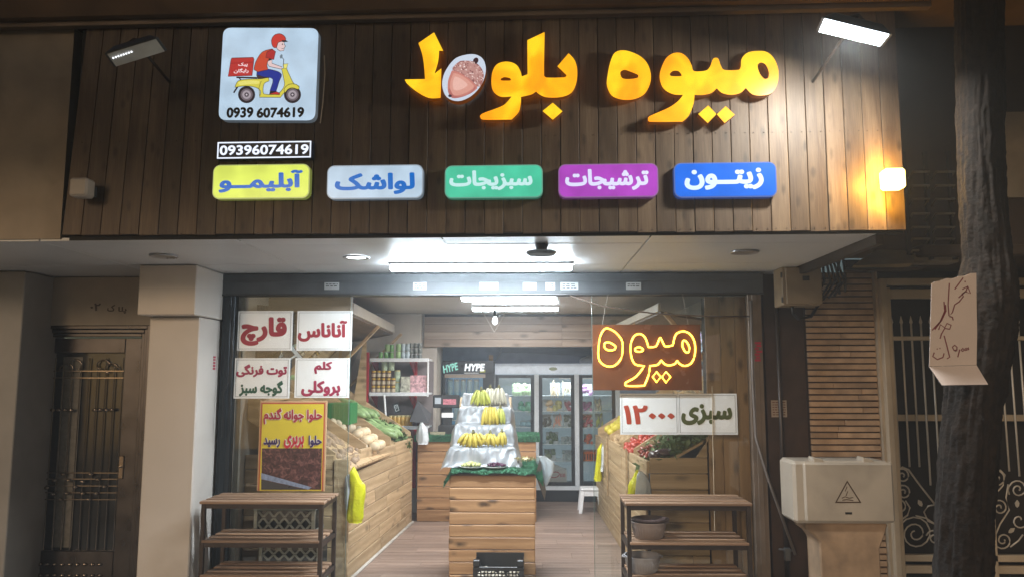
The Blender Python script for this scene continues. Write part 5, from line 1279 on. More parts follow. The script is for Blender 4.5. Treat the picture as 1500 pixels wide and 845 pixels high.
def stock(proto, spots, labels=None):
    for i, (x, y, z) in enumerate(spots):
        if labels: proto['label'] = labels[i]
        if i == 0: proto.location = (x, y, z); proto.rotation_euler = (0, 0, random.random() * 6)
        else: dup(proto, (x, y, z), random.random() * 6)
def stock2(proto, spots, labels):
    for i, p in enumerate(spots):
        if i == 0: proto.location = p; proto['label'] = labels[0]
        else: dup(proto, p, random.random() * 6, labels[i])
def sx(px, Y=SD): return at(px, 560, Y).x
c_ = lambda n, c, **k: mat(n, c, .35, **k)
# middle shelf honey jars
pj = jar_proto('honey_jar', 'brown jar with yellow lid stacked in rows on the middle red shelf', 'brown jars on the middle shelf', .027, .085, c_('dark_honey', (.10, .035, .015)), c_('gold_lid', (.55, .36, .06)), .25, c_('cream_label', (.5, .42, .3)))
sp = [(sx(548 + i * 7.2), SD + .03 * d - .03, shz[1] + .022 + k * .0862) for k in range(3) for d in range(2) for i in range(5 - (k // 2))]
LR = ['lowest', 'middle', 'topmost']
lb_ = ['brown jar with yellow lid in the %s row of the jar stack, %s' % (LR[k], ['front', 'behind another jar'][d]) for k in range(3) for d in range(2) for i in range(5 - (k // 2))]
for o_, l_ in ((0, 0),): pass
stock2(pj, sp, lb_)
pj = jar_proto('tin_can', 'pale green and yellow tin standing on top of the brown jars', 'tall pale tins on the middle shelf', .036, .13, c_('pale_green_tin', (.42, .52, .40), var=.4, vs=20), c_('tin_gold_lid', (.5, .45, .2)), .1)
stock(pj, [(sx(563), SD, shz[1] + .281), (sx(573), SD, shz[1] + .281), (sx(582), SD, shz[1] + .022), (sx(582), SD, shz[1] + .154)])
# packets
mb = MB(); mb.box(-.055, .055, -.06, .06, 0, .026)
simple_copies('flat_packet', mb, mat('mixed_packet_print', (.45, .45, .38), .4, var=.6, vs=25), [((sx(595) + random.uniform(-.006, .006), SD, shz[1] + .023 + k * .0265), random.uniform(-.1, .1), 1) for k in range(7)], ['flat patterned packet, %s in the stack on the middle shelf' % q_ for q_ in ('lowest', 'second from the bottom', 'third from the bottom', 'fourth from the bottom', 'third from the top', 'second from the top', 'topmost')], 'packet', 'stacked flat packets on the shelf', False)
mb = MB(); mb.box(-.024, .024, -.06, .06, 0, .10)
simple_copies('pink_carton', mb, mat('pink_white_print', (.62, .38, .42), .4, var=.55, vs=28), [((sx(605 + i * 6.2), SD, shz[1] + .023 + k * .101), 0, 1) for i in range(4) for k in range(2)], ['small pink and white carton in %s row, %s from left, on the middle shelf' % (b_, a_) for a_ in ('first', 'second', 'third', 'fourth') for b_ in ('lower', 'upper')], 'carton', 'pink cartons on the shelf', False)
# top shelf cans
pj = jar_proto('green_can', 'short green can at the left end of the top red shelf', 'green cans on the top shelf', .026, .085, c_('can_green', (.13, .30, .08), var=.3, vs=15), c_('can_silver', (.5, .5, .5), metal=.5), .06)
stock2(pj, [(sx(557), SD, shz[0] + .022), (sx(565), SD, shz[0] + .022), (sx(573), SD, shz[0] + .022), (sx(566), SD + .07, shz[0] + .022), (sx(573), SD, shz[0] + .108)], ['short green can standing alone at the far left end of the top red shelf', 'short green can under a large pale green can on the top shelf', 'short green can under another short green can on the top shelf', 'short green can at the back of the top shelf', 'short green can stacked on another short green can on the top shelf'])
pj = jar_proto('pale_green_can', 'large pale green can stacked two high on the top shelf', 'large pale green cans on the top shelf', .032, .09, c_('can_pale_green', (.35, .52, .24), var=.3, vs=12), MATS['can_silver'], .06)
stock(pj, [(sx(567), SD, shz[0] + .11), (sx(583), SD, shz[0] + .022), (sx(583), SD, shz[0] + .113)])
pj = jar_proto('silver_can', 'pale silver blue can stacked two high on the top shelf', 'silver cans on the top shelf', .028, .09, c_('can_silver_blue', (.42, .50, .55), var=.4, vs=16), MATS['can_silver'], .06)
stock(pj, [(sx(590 + i * 7), SD, shz[0] + .022 + k * .091) for i in range(2) for k in range(2)])
pj = jar_proto('dark_can', 'dark can with white print stacked three high at the right of the top shelf', 'dark cans on the top shelf', .026, .062, c_('can_dark_print', (.14, .15, .14), var=.9, vs=30), MATS['can_silver'], .08)
stock(pj, [(sx(602 + i * 6.4), SD, shz[0] + .022 + k * .063) for i in range(3) for k in range(3)])
# bottom shelf
pj = jar_proto('preserve_jar', 'golden preserve jar in the row on the bottom red shelf', 'golden jars on the bottom shelf', .026, .12, c_('golden_preserve', (.50, .30, .06), var=.3, vs=20), c_('pale_gold_lid', (.6, .5, .25)), .14)
stock(pj, [(sx(573 + i * 5.9), SD + d * .05, shz[2] + .022) for i in range(6) for d in range(2)])
for i, (c, nm) in enumerate((((.03, .18, .35), 'blue'), ((.05, .30, .10), 'green'), ((.08, .25, .45), 'sky blue'), ((.45, .12, .08), 'orange'))):
    pj = jar_proto('soda_can', '%s drink can at the left of the bottom red shelf' % nm, 'drink cans on the bottom shelf', .026, .105, c_('soda_' + nm.replace(' ', '_'), c), MATS['can_silver'], .07); stock(pj, [(sx(545 + i * 6.6), SD, shz[2] + .022)])
pj = jar_proto('dark_jar', 'dark jar at the right end of the bottom red shelf', 'dark jars on the bottom shelf', .026, .10, c_('dark_jam', (.10, .02, .03)), c_('red_lid', (.3, .05, .04)), .2)
stock(pj, [(sx(608 + i * 6), SD, shz[2] + .022) for i in range(3)])
# hanging price card, white hose, dark sack near shelf
c = at(581, 597, 8.93); cdn = T('price_card', 'tilted black price card with white writing below the middle shelf', 'card', c)
M0 = Matrix.Translation(c) @ Matrix.Rotation(R(-20), 4, 'Y'); P('card', MB(M0).box(-.035, .035, 0, .003, -.055, .055), mat('slate_card', (.03, .035, .04), .4), cdn)
mb = MB(M0)
for x0, x1, z0, z1 in ((-.02, .02, .03, .035), (-.02, .02, -.035, -.03), (-.022, -.017, -.03, .03), (.017, .022, -.03, .03), (-.01, .01, -.002, .003), (-.01, .01, .012, .017)): mb.box(x0, x1, -.002, -.0005, z0, z1)
P('card_print', mb, mat('white_marker', (.6, .65, .68), .5), cdn)
mb = MB(); mb.tube([at(563, 578, 8.9), at(564, 595, 8.88), at(565, 610, 8.88), at(567, 622, 8.9)], .012, 6); P('white_hose', mb, M_white, None, 'short white hose hanging in front of the bottom shelf jars', 'hose', smooth=True)
a = at(604, 615, 8.85); mb = MB(); mb.add([at(612, 586, 8.9), at(600, 617, 8.8), at(628, 620, 8.8), at(632, 606, 8.95), at(602, 606, 9.0)], [(0, 1, 2), (0, 2, 3), (0, 3, 4), (0, 4, 1), (1, 4, 3, 2)])
P('dark_cloth', mb, mat('dark_grey_cloth', (.05, .05, .055), .8), None, 'dark cloth hanging from a hook beside the bottom shelf', 'cloth')
# ---- checkout counter
co_ = T('checkout_counter', 'wood board checkout counter with green turf top at the back', 'counter', (-.6, 9.1, 0))
cx0, cx1 = at(611, 700, 8.87).x, .06
face_rows(co_, cx0, cx1, 8.87, 0, .90, 7, M_island, splits=.2)
P('side_panel', MB().box(cx0 - .001, cx0 + .018, 8.89, 9.3, 0, .90), M_island, co_)
P('worktop', MB().box(cx0 - .02, cx1 + .02, 8.86, 9.35, .902, .93), M_steel, co_)
M_turf = mat('green_turf', (.04, .145, .075), .8, var=.4, vs=30)
def turf(name, par, x0, x1, y0, y1, z, drop, h=.035, dens=9000, sides=True, zf=None):
    mb = MB(); nx, ny = 26, 10
    mb.box(x0, x1, y0, y1, z, z + h * .4)
    if drop: mb.box(x0 - .004, x1 + .004, y0 - .012, y0, z - drop, z + h * .4)
    P('turf_mat', mb, M_turf, par)
    mb = MB()
    A = (x1 - x0) * (y1 - y0); B = (x1 - x0) * (drop + .03)
    for i in range(int(dens)):
        if random.random() < A / (A + B * 2.5): p = Vector((random.uniform(x0, x1), random.uniform(y0, y1), z + h * .4)); d = Vector((random.gauss(0, .4), random.gauss(0, .4), 1))
        else: p = Vector((random.uniform(x0, x1), y0 - .012, random.uniform(z - drop, z + h * .4))); d = Vector((random.gauss(0, .5), -1, random.gauss(.1, .5)))
        d = d.normalized() * h * random.uniform(.25, .5); s_ = d.cross(Vector((random.random(), random.random(), random.random()))).normalized() * .0035
        mb.add([p - s_, p + s_, p + d], [(0, 1, 2)])
    return P('turf_blades', mb, M_turf, par, kind='stuff')
turf('t', co_, cx0 - .03, cx1 + .04, 8.85, 9.33, .932, .05, .05, 7000)
# POS / scales
pz = T('cash_terminal', 'black cash terminal on a pole with a small white and red screen on the counter', 'cash terminal', at(653, 655, 9.0))
a = at(634, 597, 8.95); b = at(673, 578, 8.95)
P('terminal_head', MB().box(a.x, b.x, 8.95, 9.02, a.z, b.z), M_black, pz, bev=.01)
P('pole', MB().box((a.x + b.x) / 2 - .04, (a.x + b.x) / 2 + .06, 9.0, 9.06, .945, a.z), M_black, pz, bev=.006)
P('base', MB().box((a.x + b.x) / 2 - .09, (a.x + b.x) / 2 + .12, 8.95, 9.15, .945, 1.06), M_black, pz, bev=.01)
def patch(nm, px0, px1, py0, py1, Y, m, par, t=.003): a = at(px0, py1, Y); b = at(px1, py0, Y); return P(nm, MB().box(a.x, b.x, Y - t, Y, a.z, b.z), m, par)
patch('display', 637, 646, 582, 591, 8.949, glow('lit_grey_display', (.45, .5, .55), .7), pz); patch('key_panel', 649, 668, 584, 592, 8.949, mat('red_white_panel', (.45, .16, .20), .4, var=.5, vs=60), pz)
patch('receipt', 647, 664, 604, 611, 8.99, M_white, pz)
pl2 = T('wood_sign', 'small pale wooden plaque standing on the counter beside the shelf', 'plaque', at(640, 644, 8.9)); patch('plaque', 630, 652, 632, 645, 8.9, mat('pale_plaque', (.30, .27, .18), .6), pl2, .012)
# plastic bags at counter left
def bag(name, pts_px, Y, m, label, depth=.05, group=None, seed=0):
    """bag: rows of (py, px_left, px_right)"""
    random.seed(seed); n = 22; rows = []
    for a_, b_ in zip(pts_px, pts_px[1:]):
        for q_ in range(3): rows.append(tuple(a_[e] + (b_[e] - a_[e]) * q_ / 3 for e in range(3)))
    rows.append(pts_px[-1]); vs = []; fs = []
    for i, (py, l, r) in enumerate(rows):
        a = at(l, py, Y); b = at(r, py, Y); c = (a + b) / 2; hw = abs(b.x - a.x) / 2
        for k in range(n):
            t = 2 * math.pi * k / n; q = 1 + .30 * noise.noise(Vector((math.cos(t) * 2.2, math.sin(t) * 2.2 + seed, i * .22))) + .38 * noise.noise(Vector((math.cos(t) * 6, math.sin(t) * 6 + seed, i * .12)))
            vs.append((c.x + math.cos(t) * hw * q, c.y - math.sin(t) * min(depth, hw * 1.2) * q, c.z + .006 * noise.noise(Vector((t * 3, seed, i)))))
    for i in range(len(rows) - 1):
        for k in range(n): l = (k + 1) % n; fs.append((i * n + k, i * n + l, (i + 1) * n + l, (i + 1) * n + k))
    fs.append(tuple(range(n))); fs.append(tuple((len(rows) - 1) * n + k for k in range(n))[::-1])
    mb = MB(); mb.add(vs, fs)
    o = P(name, mb, m, None, label, 'bag', group, smooth=True, origin=vs[0]); return o
def film(nm, col, tr=.25):
    m, n, b = base(nm); MATS[nm] = m; b.inputs['Base Color'].default_value = (*col, 1); b.inputs['Roughness'].default_value = .3; b.inputs['Alpha'].default_value = 1 - tr
    co, _ = coords(n); bump(n, b, ntex(n, co, 22, 5, dist=1.2), .9, .01); return m
F_yel = film('yellow_bag_film', (.72, .70, .02), .05); F_wht = film('white_bag_film', (.66, .70, .74), .12); F_clr = film('clear_bag_film', (.6, .66, .68), .45)
gb = 'carrier bags hanging on the stalls'
bag('yellow_bag', [(683, 517, 519), (690, 513, 522), (700, 514, 528), (710, 513, 534), (725, 512, 533), (745, 511, 532), (758, 510, 531), (765, 513, 530)], 6.30, F_yel, 'bright yellow carrier bag hanging on the corner of the left stall', .035, gb, 1)
bag('white_bag', [(694, 509, 512), (700, 506, 516), (715, 505, 518), (735, 505, 516), (746, 507, 513)], 6.325, F_wht, 'white carrier bag hanging behind the yellow bag on the left stall', .03, gb, 2)
bag('yellow_bag', [(649, 880, 882), (658, 875, 882), (672, 874, 881), (688, 872, 881), (700, 870, 882), (704, 871, 881)], 8.9, F_yel, 'yellow carrier bag hanging at the far end of the right stall', .035, gb, 3)
bag('white_bag', [(651, 883, 885), (658, 881, 887), (672, 881, 886), (690, 880, 884)], 8.88, F_wht, 'white carrier bag hanging next to the far yellow bag on the right stall', .03, gb, 4)
bag('yellow_bag', [(688, 932, 935), (698, 929, 936), (710, 921, 936), (722, 920, 930), (746, 924, 930)], 6.22, F_yel, 'yellow carrier bag partly behind a white bag above the right rack', .04, gb, 5)
bag('white_bag', [(690, 936, 940), (697, 933, 948), (710, 930, 953), (730, 930, 953), (745, 933, 950)], 6.12, F_wht, 'white carrier bag hanging at the near corner of the right stall', .03, gb, 6)
bag('clear_bag', [(668, 786, 800), (676, 787, 810), (690, 791, 811), (700, 795, 806), (712, 797, 801)], 6.9, F_clr, 'crumpled clear plastic bag hanging off the right side of the banana island', .06, None, 7)
bag('white_bag', [(618, 616, 619), (628, 613, 626), (643, 611, 629), (650, 613, 627)], 8.8, F_wht, 'white plastic bag bundled beside the checkout counter', .06, None, 8)
# ---- island
isl = T('display_island', 'knotty pine display island in the middle of the shop entrance', 'display stand', (-.3, 6.5, 0))
ix0, ix1 = at(658, 760, 6.15).x, at(784, 760, 6.15).x; IZ = .855
face_rows(isl, ix0, ix1, 6.15, 0.0, IZ - .012, 9, M_island, jit=.004)
for s in (0, 1):
    x = ix0 + .001 if s == 0 else ix1 - .019
    for r in range(9): h = (IZ - .012) / 9; P('side_board', MB().box(x, x + .018, 6.169, 6.95, r * h + .001, (r + 1) * h - .001), M_island, isl, bev=.002)
P('top_slab', MB().box(ix0, ix1, 6.14, 6.95, IZ - .011, IZ), M_darksteel, isl)
# turf on the island with side drapes
tu = T('turf_mat', 'rumpled green artificial turf draped over the top of the island', 'turf', (-.3, 6.5, IZ))
mb = MB(); bl = MB()
def tsurf(u, v):   # u across 0..1, v front..back
    W = ix1 - ix0; X = ix0 - .09 + u * (W + .19); e = 0
    dl = max(0, ix0 + .01 - X); dr = max(0, X - ix1 + .01)
    z = IZ + .02 + .02 * noise.noise(Vector((X * 7, v * 5, 0))) - dl * .95 - dr * .7 + (.02 if .1 < u < .9 else 0)
    x = X + dl * .45 - dr * .35
    y = 6.12 + v * .80
    if v < .06: z -= .035 * (.06 - v) / .06 + .01 * noise.noise(Vector((X * 12, 0, 5)))
    return Vector((x, y, z))
NU, NV = 44, 24
for j in range(NV + 1):
    for i in range(NU + 1): mb.v.append(tsurf(i / NU, j / NV))
for j in range(NV):
    for i in range(NU): a = j * (NU + 1) + i; mb.f.append((a, a + 1, a + NU + 2, a + NU + 1)); mb.mi.append(0)
P('turf_base', mb, M_turf, tu, smooth=True)
for k in range(15000):
    u, v = random.random(), random.random() ** 1.5; p = tsurf(u, v); q = tsurf(min(1, u + .02), v) - p; r_ = tsurf(u, min(1, v + .02)) - p
    nn = q.cross(r_).normalized()
    if nn.z < 0: nn = -nn
    d = (nn + Vector((random.gauss(0, .45), random.gauss(0, .45) - (.6 if v < .05 else 0), random.gauss(0, .45)))).normalized() * random.uniform(.008, .016)
    s_ = d.cross(Vector((random.random(), random.random(), random.random()))).normalized() * .0022
    bl.add([p - s_, p + s_, p + d], [(0, 1, 2)])
P('turf_blades', bl, M_turf, tu, kind='stuff')
# dark drape on right side of the island
P('dark_drape', MB().add([(ix1 + .012, 6.16, .88), (ix1 + .03, 6.5, .9), (ix1 + .05, 6.9, .9), (ix1 + .10, 6.9, .62), (ix1 + .08, 6.5, .60), (ix1 + .012, 6.16, .82)], [(0, 1, 4, 5), (1, 2, 3, 4)]), mat('dark_tarp', (.06, .055, .05), .6), None, 'dark tarp edge hanging below the turf on the right of the island', 'tarp', origin=(ix1, 6.5, .8))
# stepped banana stand with cloth
bs = T('banana_stand', 'stepped banana stand covered in crinkled white cloth on the island', 'display stand', (-.3, 6.6, IZ))
prof = [(6.20, IZ + .045, .355), (6.21, IZ + .07, .33), (6.235, 1.02, .305), (6.25, 1.045, .30), (6.38, 1.05, .285), (6.395, 1.13, .28), (6.41, 1.20, .27), (6.43, 1.215, .265), (6.54, 1.22, .255), (6.555, 1.28, .25), (6.57, 1.34, .24), (6.59, 1.355, .24), (6.68, 1.36, .235), (6.70, 1.42, .225), (6.72, 1.455, .22), (6.74, 1.465, .22), (6.84, 1.465, .22), (6.88, 1.44, .225), (6.92, 1.1, .27), (6.94, IZ + .05, .31)]
icx = (at(709, 620, 6.5).x)
mb = MB(); NU = 46; pr2 = []
for i in range(len(prof) - 1):
    for k in range(3): t = k / 3; pr2.append(tuple(prof[i][j] * (1 - t) + prof[i + 1][j] * t for j in range(3)))
pr2.append(prof[-1])
for (y, z, hw) in pr2:
    for i in range(NU + 1):
        u = i / NU * 2 - 1; x = icx + u * hw; fz = 0
        amp = .040
        nn = noise.noise(Vector((x * 9 + z * 3, z * 6, 3))) + .6 * noise.noise(Vector((x * 22, z * 13, 8))) + .5 * (abs(noise.noise(Vector((x * 14 - z * 16, z * 9 + x * 5, 4)))) * 2 - .4)
        edge_ = max(0, abs(u) - .88) / .12
        mb.v.append(Vector((x + .012 * noise.noise(Vector((z * 10, u * 2, 1))), y + amp * nn - edge_ * -.10, z + .008 * nn - edge_ * .05)))
for j in range(len(pr2) - 1):
    for i in range(NU): a = j * (NU + 1) + i; mb.f.append((a, a + 1, a + NU + 2, a + NU + 1)); mb.mi.append(0)
M_cloth = mat('white_cloth_film', (.27, .28, .29), .32, var=.05, bmp=.5, bs=18)
P('white_cloth', mb, M_cloth, bs, smooth=True)
mb = MB()
for x_ in (-.21, .21): mb.hexa([(icx + x_ - .012, 6.3, IZ + .05), (icx + x_ + .012, 6.3, IZ + .05), (icx + x_ + .012, 6.9, IZ + .05), (icx + x_ - .012, 6.9, IZ + .05), (icx + x_ - .012, 6.74, 1.43), (icx + x_ + .012, 6.74, 1.43), (icx + x_ + .012, 6.86, 1.43), (icx + x_ - .012, 6.86, 1.43)])
P('inner_frame', mb, M_stall, bs)
# bananas
def ban_mesh(L=.15, bend=.7, r=.016):
    pts = []; rr = []
    for i in range(9):
        t = i / 8; a = (t - .5) * bend; pts.append((0, -.02 - .045 * (math.cos(a * 1.6) - .7) * 1.0, -L * t)); rr.append(r * [.35, .55, .85, 1, 1.03, 1, .9, .65, .25][i])
    return MB().tube(pts, rr, 7)
M_ban = [mat('banana_yellow', (.47, .37, .06), .45, var=.12, vs=12), mat('banana_green_yellow', (.36, .37, .07), .45, var=.2, vs=8), mat('wrapped_pale_banana', (.45, .42, .32), .4, var=.1)]
M_stem = mat('banana_stem', (.10, .09, .03), .7)
def bunch(px, py, Y, n, width, label, m, L=.13, fan=.5, flip=False):
    c = at(px, py, Y); o = T('banana_bunch', label, 'banana bunch', c, 'banana bunches on the white stand')
    L *= 1.08; width *= 1.08
    for k in range(n):
        t = (k + .5) / n - .5; row = k % 2
        b = ban_mesh(L * random.uniform(.92, 1.05), r=.0175)
        M4 = Matrix.Translation(c + Vector((t * width * .45, row * .018, random.uniform(-.004, .004)))) @ Matrix.Rotation(-t * fan * 2, 4, 'Y') @ Matrix.Rotation(random.uniform(-.1, .1), 4, 'Z')
        b.v = [M4 @ v for v in b.v]; P('banana', b, m, o, smooth=True)
    P('stem', MB().tube([c + Vector((0, 0, .03)), c + Vector((0, .0, -.012))], [.008, .02], 6), M_stem, o, smooth=True)
bunch(705, 571, 6.63, 7, .17, 'yellow banana bunch at the left of the top tier', M_ban[1], .125, .45)
bunch(718, 568, 6.65, 5, .10, 'pale wrapped banana bunch in the middle of the top tier', M_ban[2], .13, .25)
bunch(731, 568, 6.64, 6, .12, 'pale wrapped banana bunch at the right of the top tier', M_ban[2], .13, .35)
bunch(718, 596, 6.47, 9, .20, 'wide yellow banana bunch hanging on the second tier', M_ban[0], .14, .18)
bunch(733, 598, 6.48, 4, .08, 'narrow greenish yellow banana bunch at the right of the second tier', M_ban[1], .12, .2)
bunch(693, 634, 6.30, 11, .26, 'wide fanned yellow banana bunch at the left of the third tier', M_ban[0], .105, .75)
bunch(718, 635, 6.30, 6, .13, 'small yellow banana bunch in the middle of the third tier', M_ban[0], .09, .5)
bunch(735, 633, 6.31, 4, .09, 'small upright yellow banana bunch at the right of the third tier', M_ban[0], .10, .2)
# plates
def plate(px, py, fm, label, n, r):
    c = atz(px, py, IZ + .055) if 0 else at(px, py, 6.19); c.z = IZ + .04
    o = T('plate', 'white oval plate under the ' + label, 'plate', c)
    P('dish', MB().lathe([(.05, 0), (.085, .010), (.09, .014), (.08, .011), (.05, .004)], c, 20, sx=1.1, sy=.7), M_white, o, smooth=True)
    mb = MB()
    for k in range(n): a = random.uniform(0, 6.3); q = random.random() ** .5; mb.blob(c + Vector((math.cos(a) * .075 * q, math.sin(a) * .045 * q, .012 + r + (1 - q) * .02)), r, 6, 4, .2)
    return P('fruit_pile', mb, fm, None, label, 'fruit', kind='stuff', smooth=True, origin=c + Vector((0, 0, .01)))
plate(691, 672, mat('pale_grape', (.48, .50, .20), .3, var=.2), 'pale green fruit on the left plate of the island', 46, .012)
plate(726, 672, mat('dark_grape', (.07, .015, .04), .25, var=.3), 'dark red grapes on the right plate of the island', 60, .010)
leafheap('loose_flowers', tuple(at(769, 672, 6.22)), (.09, .05, .02), 60, mat('cream_petal', (.55, .48, .28), .6), 'few cream wilted leaves on the right end of the turf', .022, sx=0)
# ---- black crate at the front
cx0_, cx1_ = at(693, 820, 5.76).x, at(767, 820, 5.76).x
cr = T('black_crate', 'black plastic lattice crate of garlic in front of the island', 'crate', ((cx0_ + cx1_) / 2, 5.9, 0))
def lattice(par, x0, x1, Y, z0, z1, nx, nz, m, t=.008, w=.008, nm='lattice_bar', axis='x', X=None):
    mb = MB()
    def bx(a0, a1, b0, b1):
        if axis == 'x': mb.box(a0, a1, Y, Y + t, b0, b1)
        else: mb.box(X, X + t, a0, a1, b0, b1)
    for i in range(nx + 1): a = x0 + (x1 - x0) * i / nx; bx(a - w / 2, a + w / 2, z0, z1)
    for j in range(nz + 1): b = z0 + (z1 - z0) * j / nz; 
    for j in range(nz + 1):
        b = z0 + (z1 - z0) * j / nz
        if axis == 'x': mb.box(x0, x1, Y + .001, Y + t - .001, b - w / 2, b + w / 2)
        else: mb.box(X + .001, X + t - .001, x0, x1, b - w / 2, b + w / 2)
    P(nm, mb, m, par)
H = .27
lattice(cr, cx0_ + .03, cx1_ - .03, 5.76, .02, H - .05, 12, 9, M_black); 
lattice(cr, 5.77, 6.10, 0, .02, H - .03, 10, 8, M_black, axis='y', X=cx0_); lattice(cr, 5.77, 6.10, 0, .02, H - .03, 10, 8, M_black, axis='y', X=cx1_ - .008)
P('rim', MB().box(cx0_, cx1_, 5.755, 5.775, H - .05, H - .025), M_black, cr, bev=.003); P('rear_wall', MB().box(cx0_, cx1_, 6.10, 6.115, 0, H), M_black, cr)
P('floor_plate', MB().box(cx0_, cx1_, 5.76, 6.1, 0, .012), M_black, cr)
for x in (cx0_, cx1_ - .05): P('corner_ear', MB().box(x, x + .05, 5.753, 5.80, H - .024, H + .022), M_black, cr, bev=.005); P('corner_upright', MB().box(x if x == cx0_ else x + .02, x + .03 if x == cx0_ else x + .05, 5.756, 5.79, 0, H - .05), M_black, cr)
mb = MB()
for k in range(150): mb.blob((random.uniform(cx0_ + .03, cx1_ - .03), random.uniform(5.80, 6.08), random.uniform(.03, .17)), (.02, .02, .016), 6, 4, .3)
P('garlic_heap', mb, mat('garlic_skin', (.62, .56, .45), .6, var=.1), None, 'pale garlic bulbs inside the black crate', 'garlic', kind='stuff', smooth=True, origin=((cx0_ + cx1_) / 2, 5.9, .02))
# ---- fridges
M_fr = mat('fridge_white', (.62, .66, .70), .3, var=.03); M_frd = mat('fridge_black', (.025, .028, .032), .3)
fg = T('drinks_fridge', 'black upright drinks fridge with an illuminated header at the back', 'fridge', (-.85, 10.0, 0))
fx0, fx1 = at(648, 560, 10).x, at(712, 560, 10).x; ftop = at(680, 528, 10).z; hb = at(680, 547, 10).z
P('side_wall', MB().box(fx0, fx0 + .04, 10.01, 10.55, .1, ftop), M_frd, fg); P('side_wall', MB().box(fx1 - .04, fx1 + .10, 10.01, 10.55, .1, ftop), M_frd, fg)
P('rear_wall', MB().box(fx0 + .041, fx1 - .041, 10.5, 10.55, .1, hb), glow('lit_fridge_back', (.10, .20, .30), .8), fg)
P('header', MB().box(fx0, fx1 + .10, 9.99, 10.5, hb + .001, ftop), M_frd, fg, bev=.006)
P('base', MB().box(fx0, fx1 + .1, 10.0, 10.55, 0, .1), M_frd, fg)
P('header_rail', MB().box(fx0 + .03, fx1 - .01, 9.995, 10.01, hb - .05, hb - .005), mat('tan_rail', (.35, .28, .22), .5), fg)
mb = MB(); u = YP(680, 543, 9.985); v = YP(709, 532, 9.985); put_text(mb, 'HYPE', u[0], v[0], u[1], v[1], 9.985, 0, .05, False, shear=.15); P('lettering', mb, glow('lit_logo_white', (.85, .9, .92), 1), fg)
mb = MB(); u = YP(650, 544, 9.985); v = YP(672, 533, 9.985); M0 = Matrix.Translation((u[0], 9.985, u[1] - .02)) @ Matrix.Rotation(R(-14), 4, 'Y'); mbx = MB(M0); put_text(mbx, 'HYPE', 0, v[0] - u[0], 0, v[1] - u[1], 0, 0, .03, False, shear=.1); P('slanted_lettering', mbx, glow('lit_logo_green', (.25, .6, .5), .9), fg)
patch('header_tag', 703, 711, 541, 545, 9.988, mat('olive_tag', (.4, .4, .08), .5), fg)
patch('header_small_print', 680, 701, 545.2, 546.4, 9.988, M_white, fg)
for k in range(4):
    z = .45 + k * .3; P('shelf', MB().box(fx0 + .045, fx1 - .045, 10.05, 10.48, z, z + .012), M_fr, fg)
pj = jar_proto('water_bottle', 'pale blue bottle standing inside the black drinks fridge', 'bottles in the drinks fridge', .035, .22, c_('pale_blue_bottle', (.35, .5, .6)), M_white, .12)
stock(pj, [(fx0 + .09 + i * .085, 10.12 + d * .1, .462 + k * .3) for k in (2, 3) for i in range(5) for d in range(1)])
P('door_glass', MB().box(fx0 + .04, fx1 - .04, 10.0, 10.006, .12, hb - .055), M_glass, fg)
# wide white fridge
wf = T('display_fridge', 'wide white three door display fridge along the back wall', 'fridge', (.2, 10.3, 0))
WX = [at(p, 600, 10.3).x for p in (722, 786, 845, 905)]; wt = at(800, 532, 10.3).z; wh = at(800, 547.5, 10.3).z
P('header', MB().box(WX[0], WX[3], 10.27, 10.85, wh, wt), mat('fridge_header_white', (.62, .68, .74), .3, emit=(.7, .8, .95), es=.18), wf, bev=.01)
P('badge', MB().lathe([(.001, -.004), (.055, -.004), (.055, 0)], (0, 0, 0), 20, sy=.0) if 0 else MB().flat([[(WX[1] + .22 + .055 * math.cos(t * .314), (wt + wh) / 2 + .022 * math.sin(t * .314)) for t in range(20)]], 10.266), mat('olive_badge', (.28, .33, .20), .4), wf)
mb = MB(); put_text(mb, 'PREMIUM', 0, 1, 0, 1, 0) if 0 else None
P('base', MB().box(WX[0], WX[3], 10.3, 10.85, .0, .15), M_frd, wf); P('sill', MB().box(WX[0], WX[3], 10.28, 10.4, .15, .20), M_fr, wf)
P('rear_wall', MB().box(WX[0], WX[3], 10.80, 10.85, .2, wh), glow('lit_fridge_inside', (.13, .17, .19), 1.0), wf)
for i in range(4): x = WX[i]; P('door_post', MB().box(x - .03, x + .03, 10.28, 10.32, .201, wh - .001), M_fr, wf, bev=.005)
for i in range(3):
    xa, xb = WX[i] + .032, WX[i + 1] - .032
    d = P('door', MB().box(xa, xa + .045, 10.29, 10.315, .205, wh - .01).box(xb - .045, xb, 10.29, 10.315, .205, wh - .01).box(xa + .046, xb - .046, 10.291, 10.315, .205, .25).box(xa + .046, xb - .046, 10.291, 10.315, wh - .05, wh - .01), M_frd, wf)
    P('door_glass', MB().box(xa + .045, xb - .045, 10.30, 10.305, .25, wh - .05), M_glass, d)
    P('handle', MB().box(xb - .012, xb - .004, 10.27, 10.289, .7, 1.1), M_steel, d)
    for py in (579, 602, 625.5, 650, 675):
        z = at(800, py, 10.35).z; P('wire_shelf', MB().box(xa, xb, 10.35, 10.78, z - .006, z), M_fr, wf)
def zz(py): return at(800, py, 10.35).z
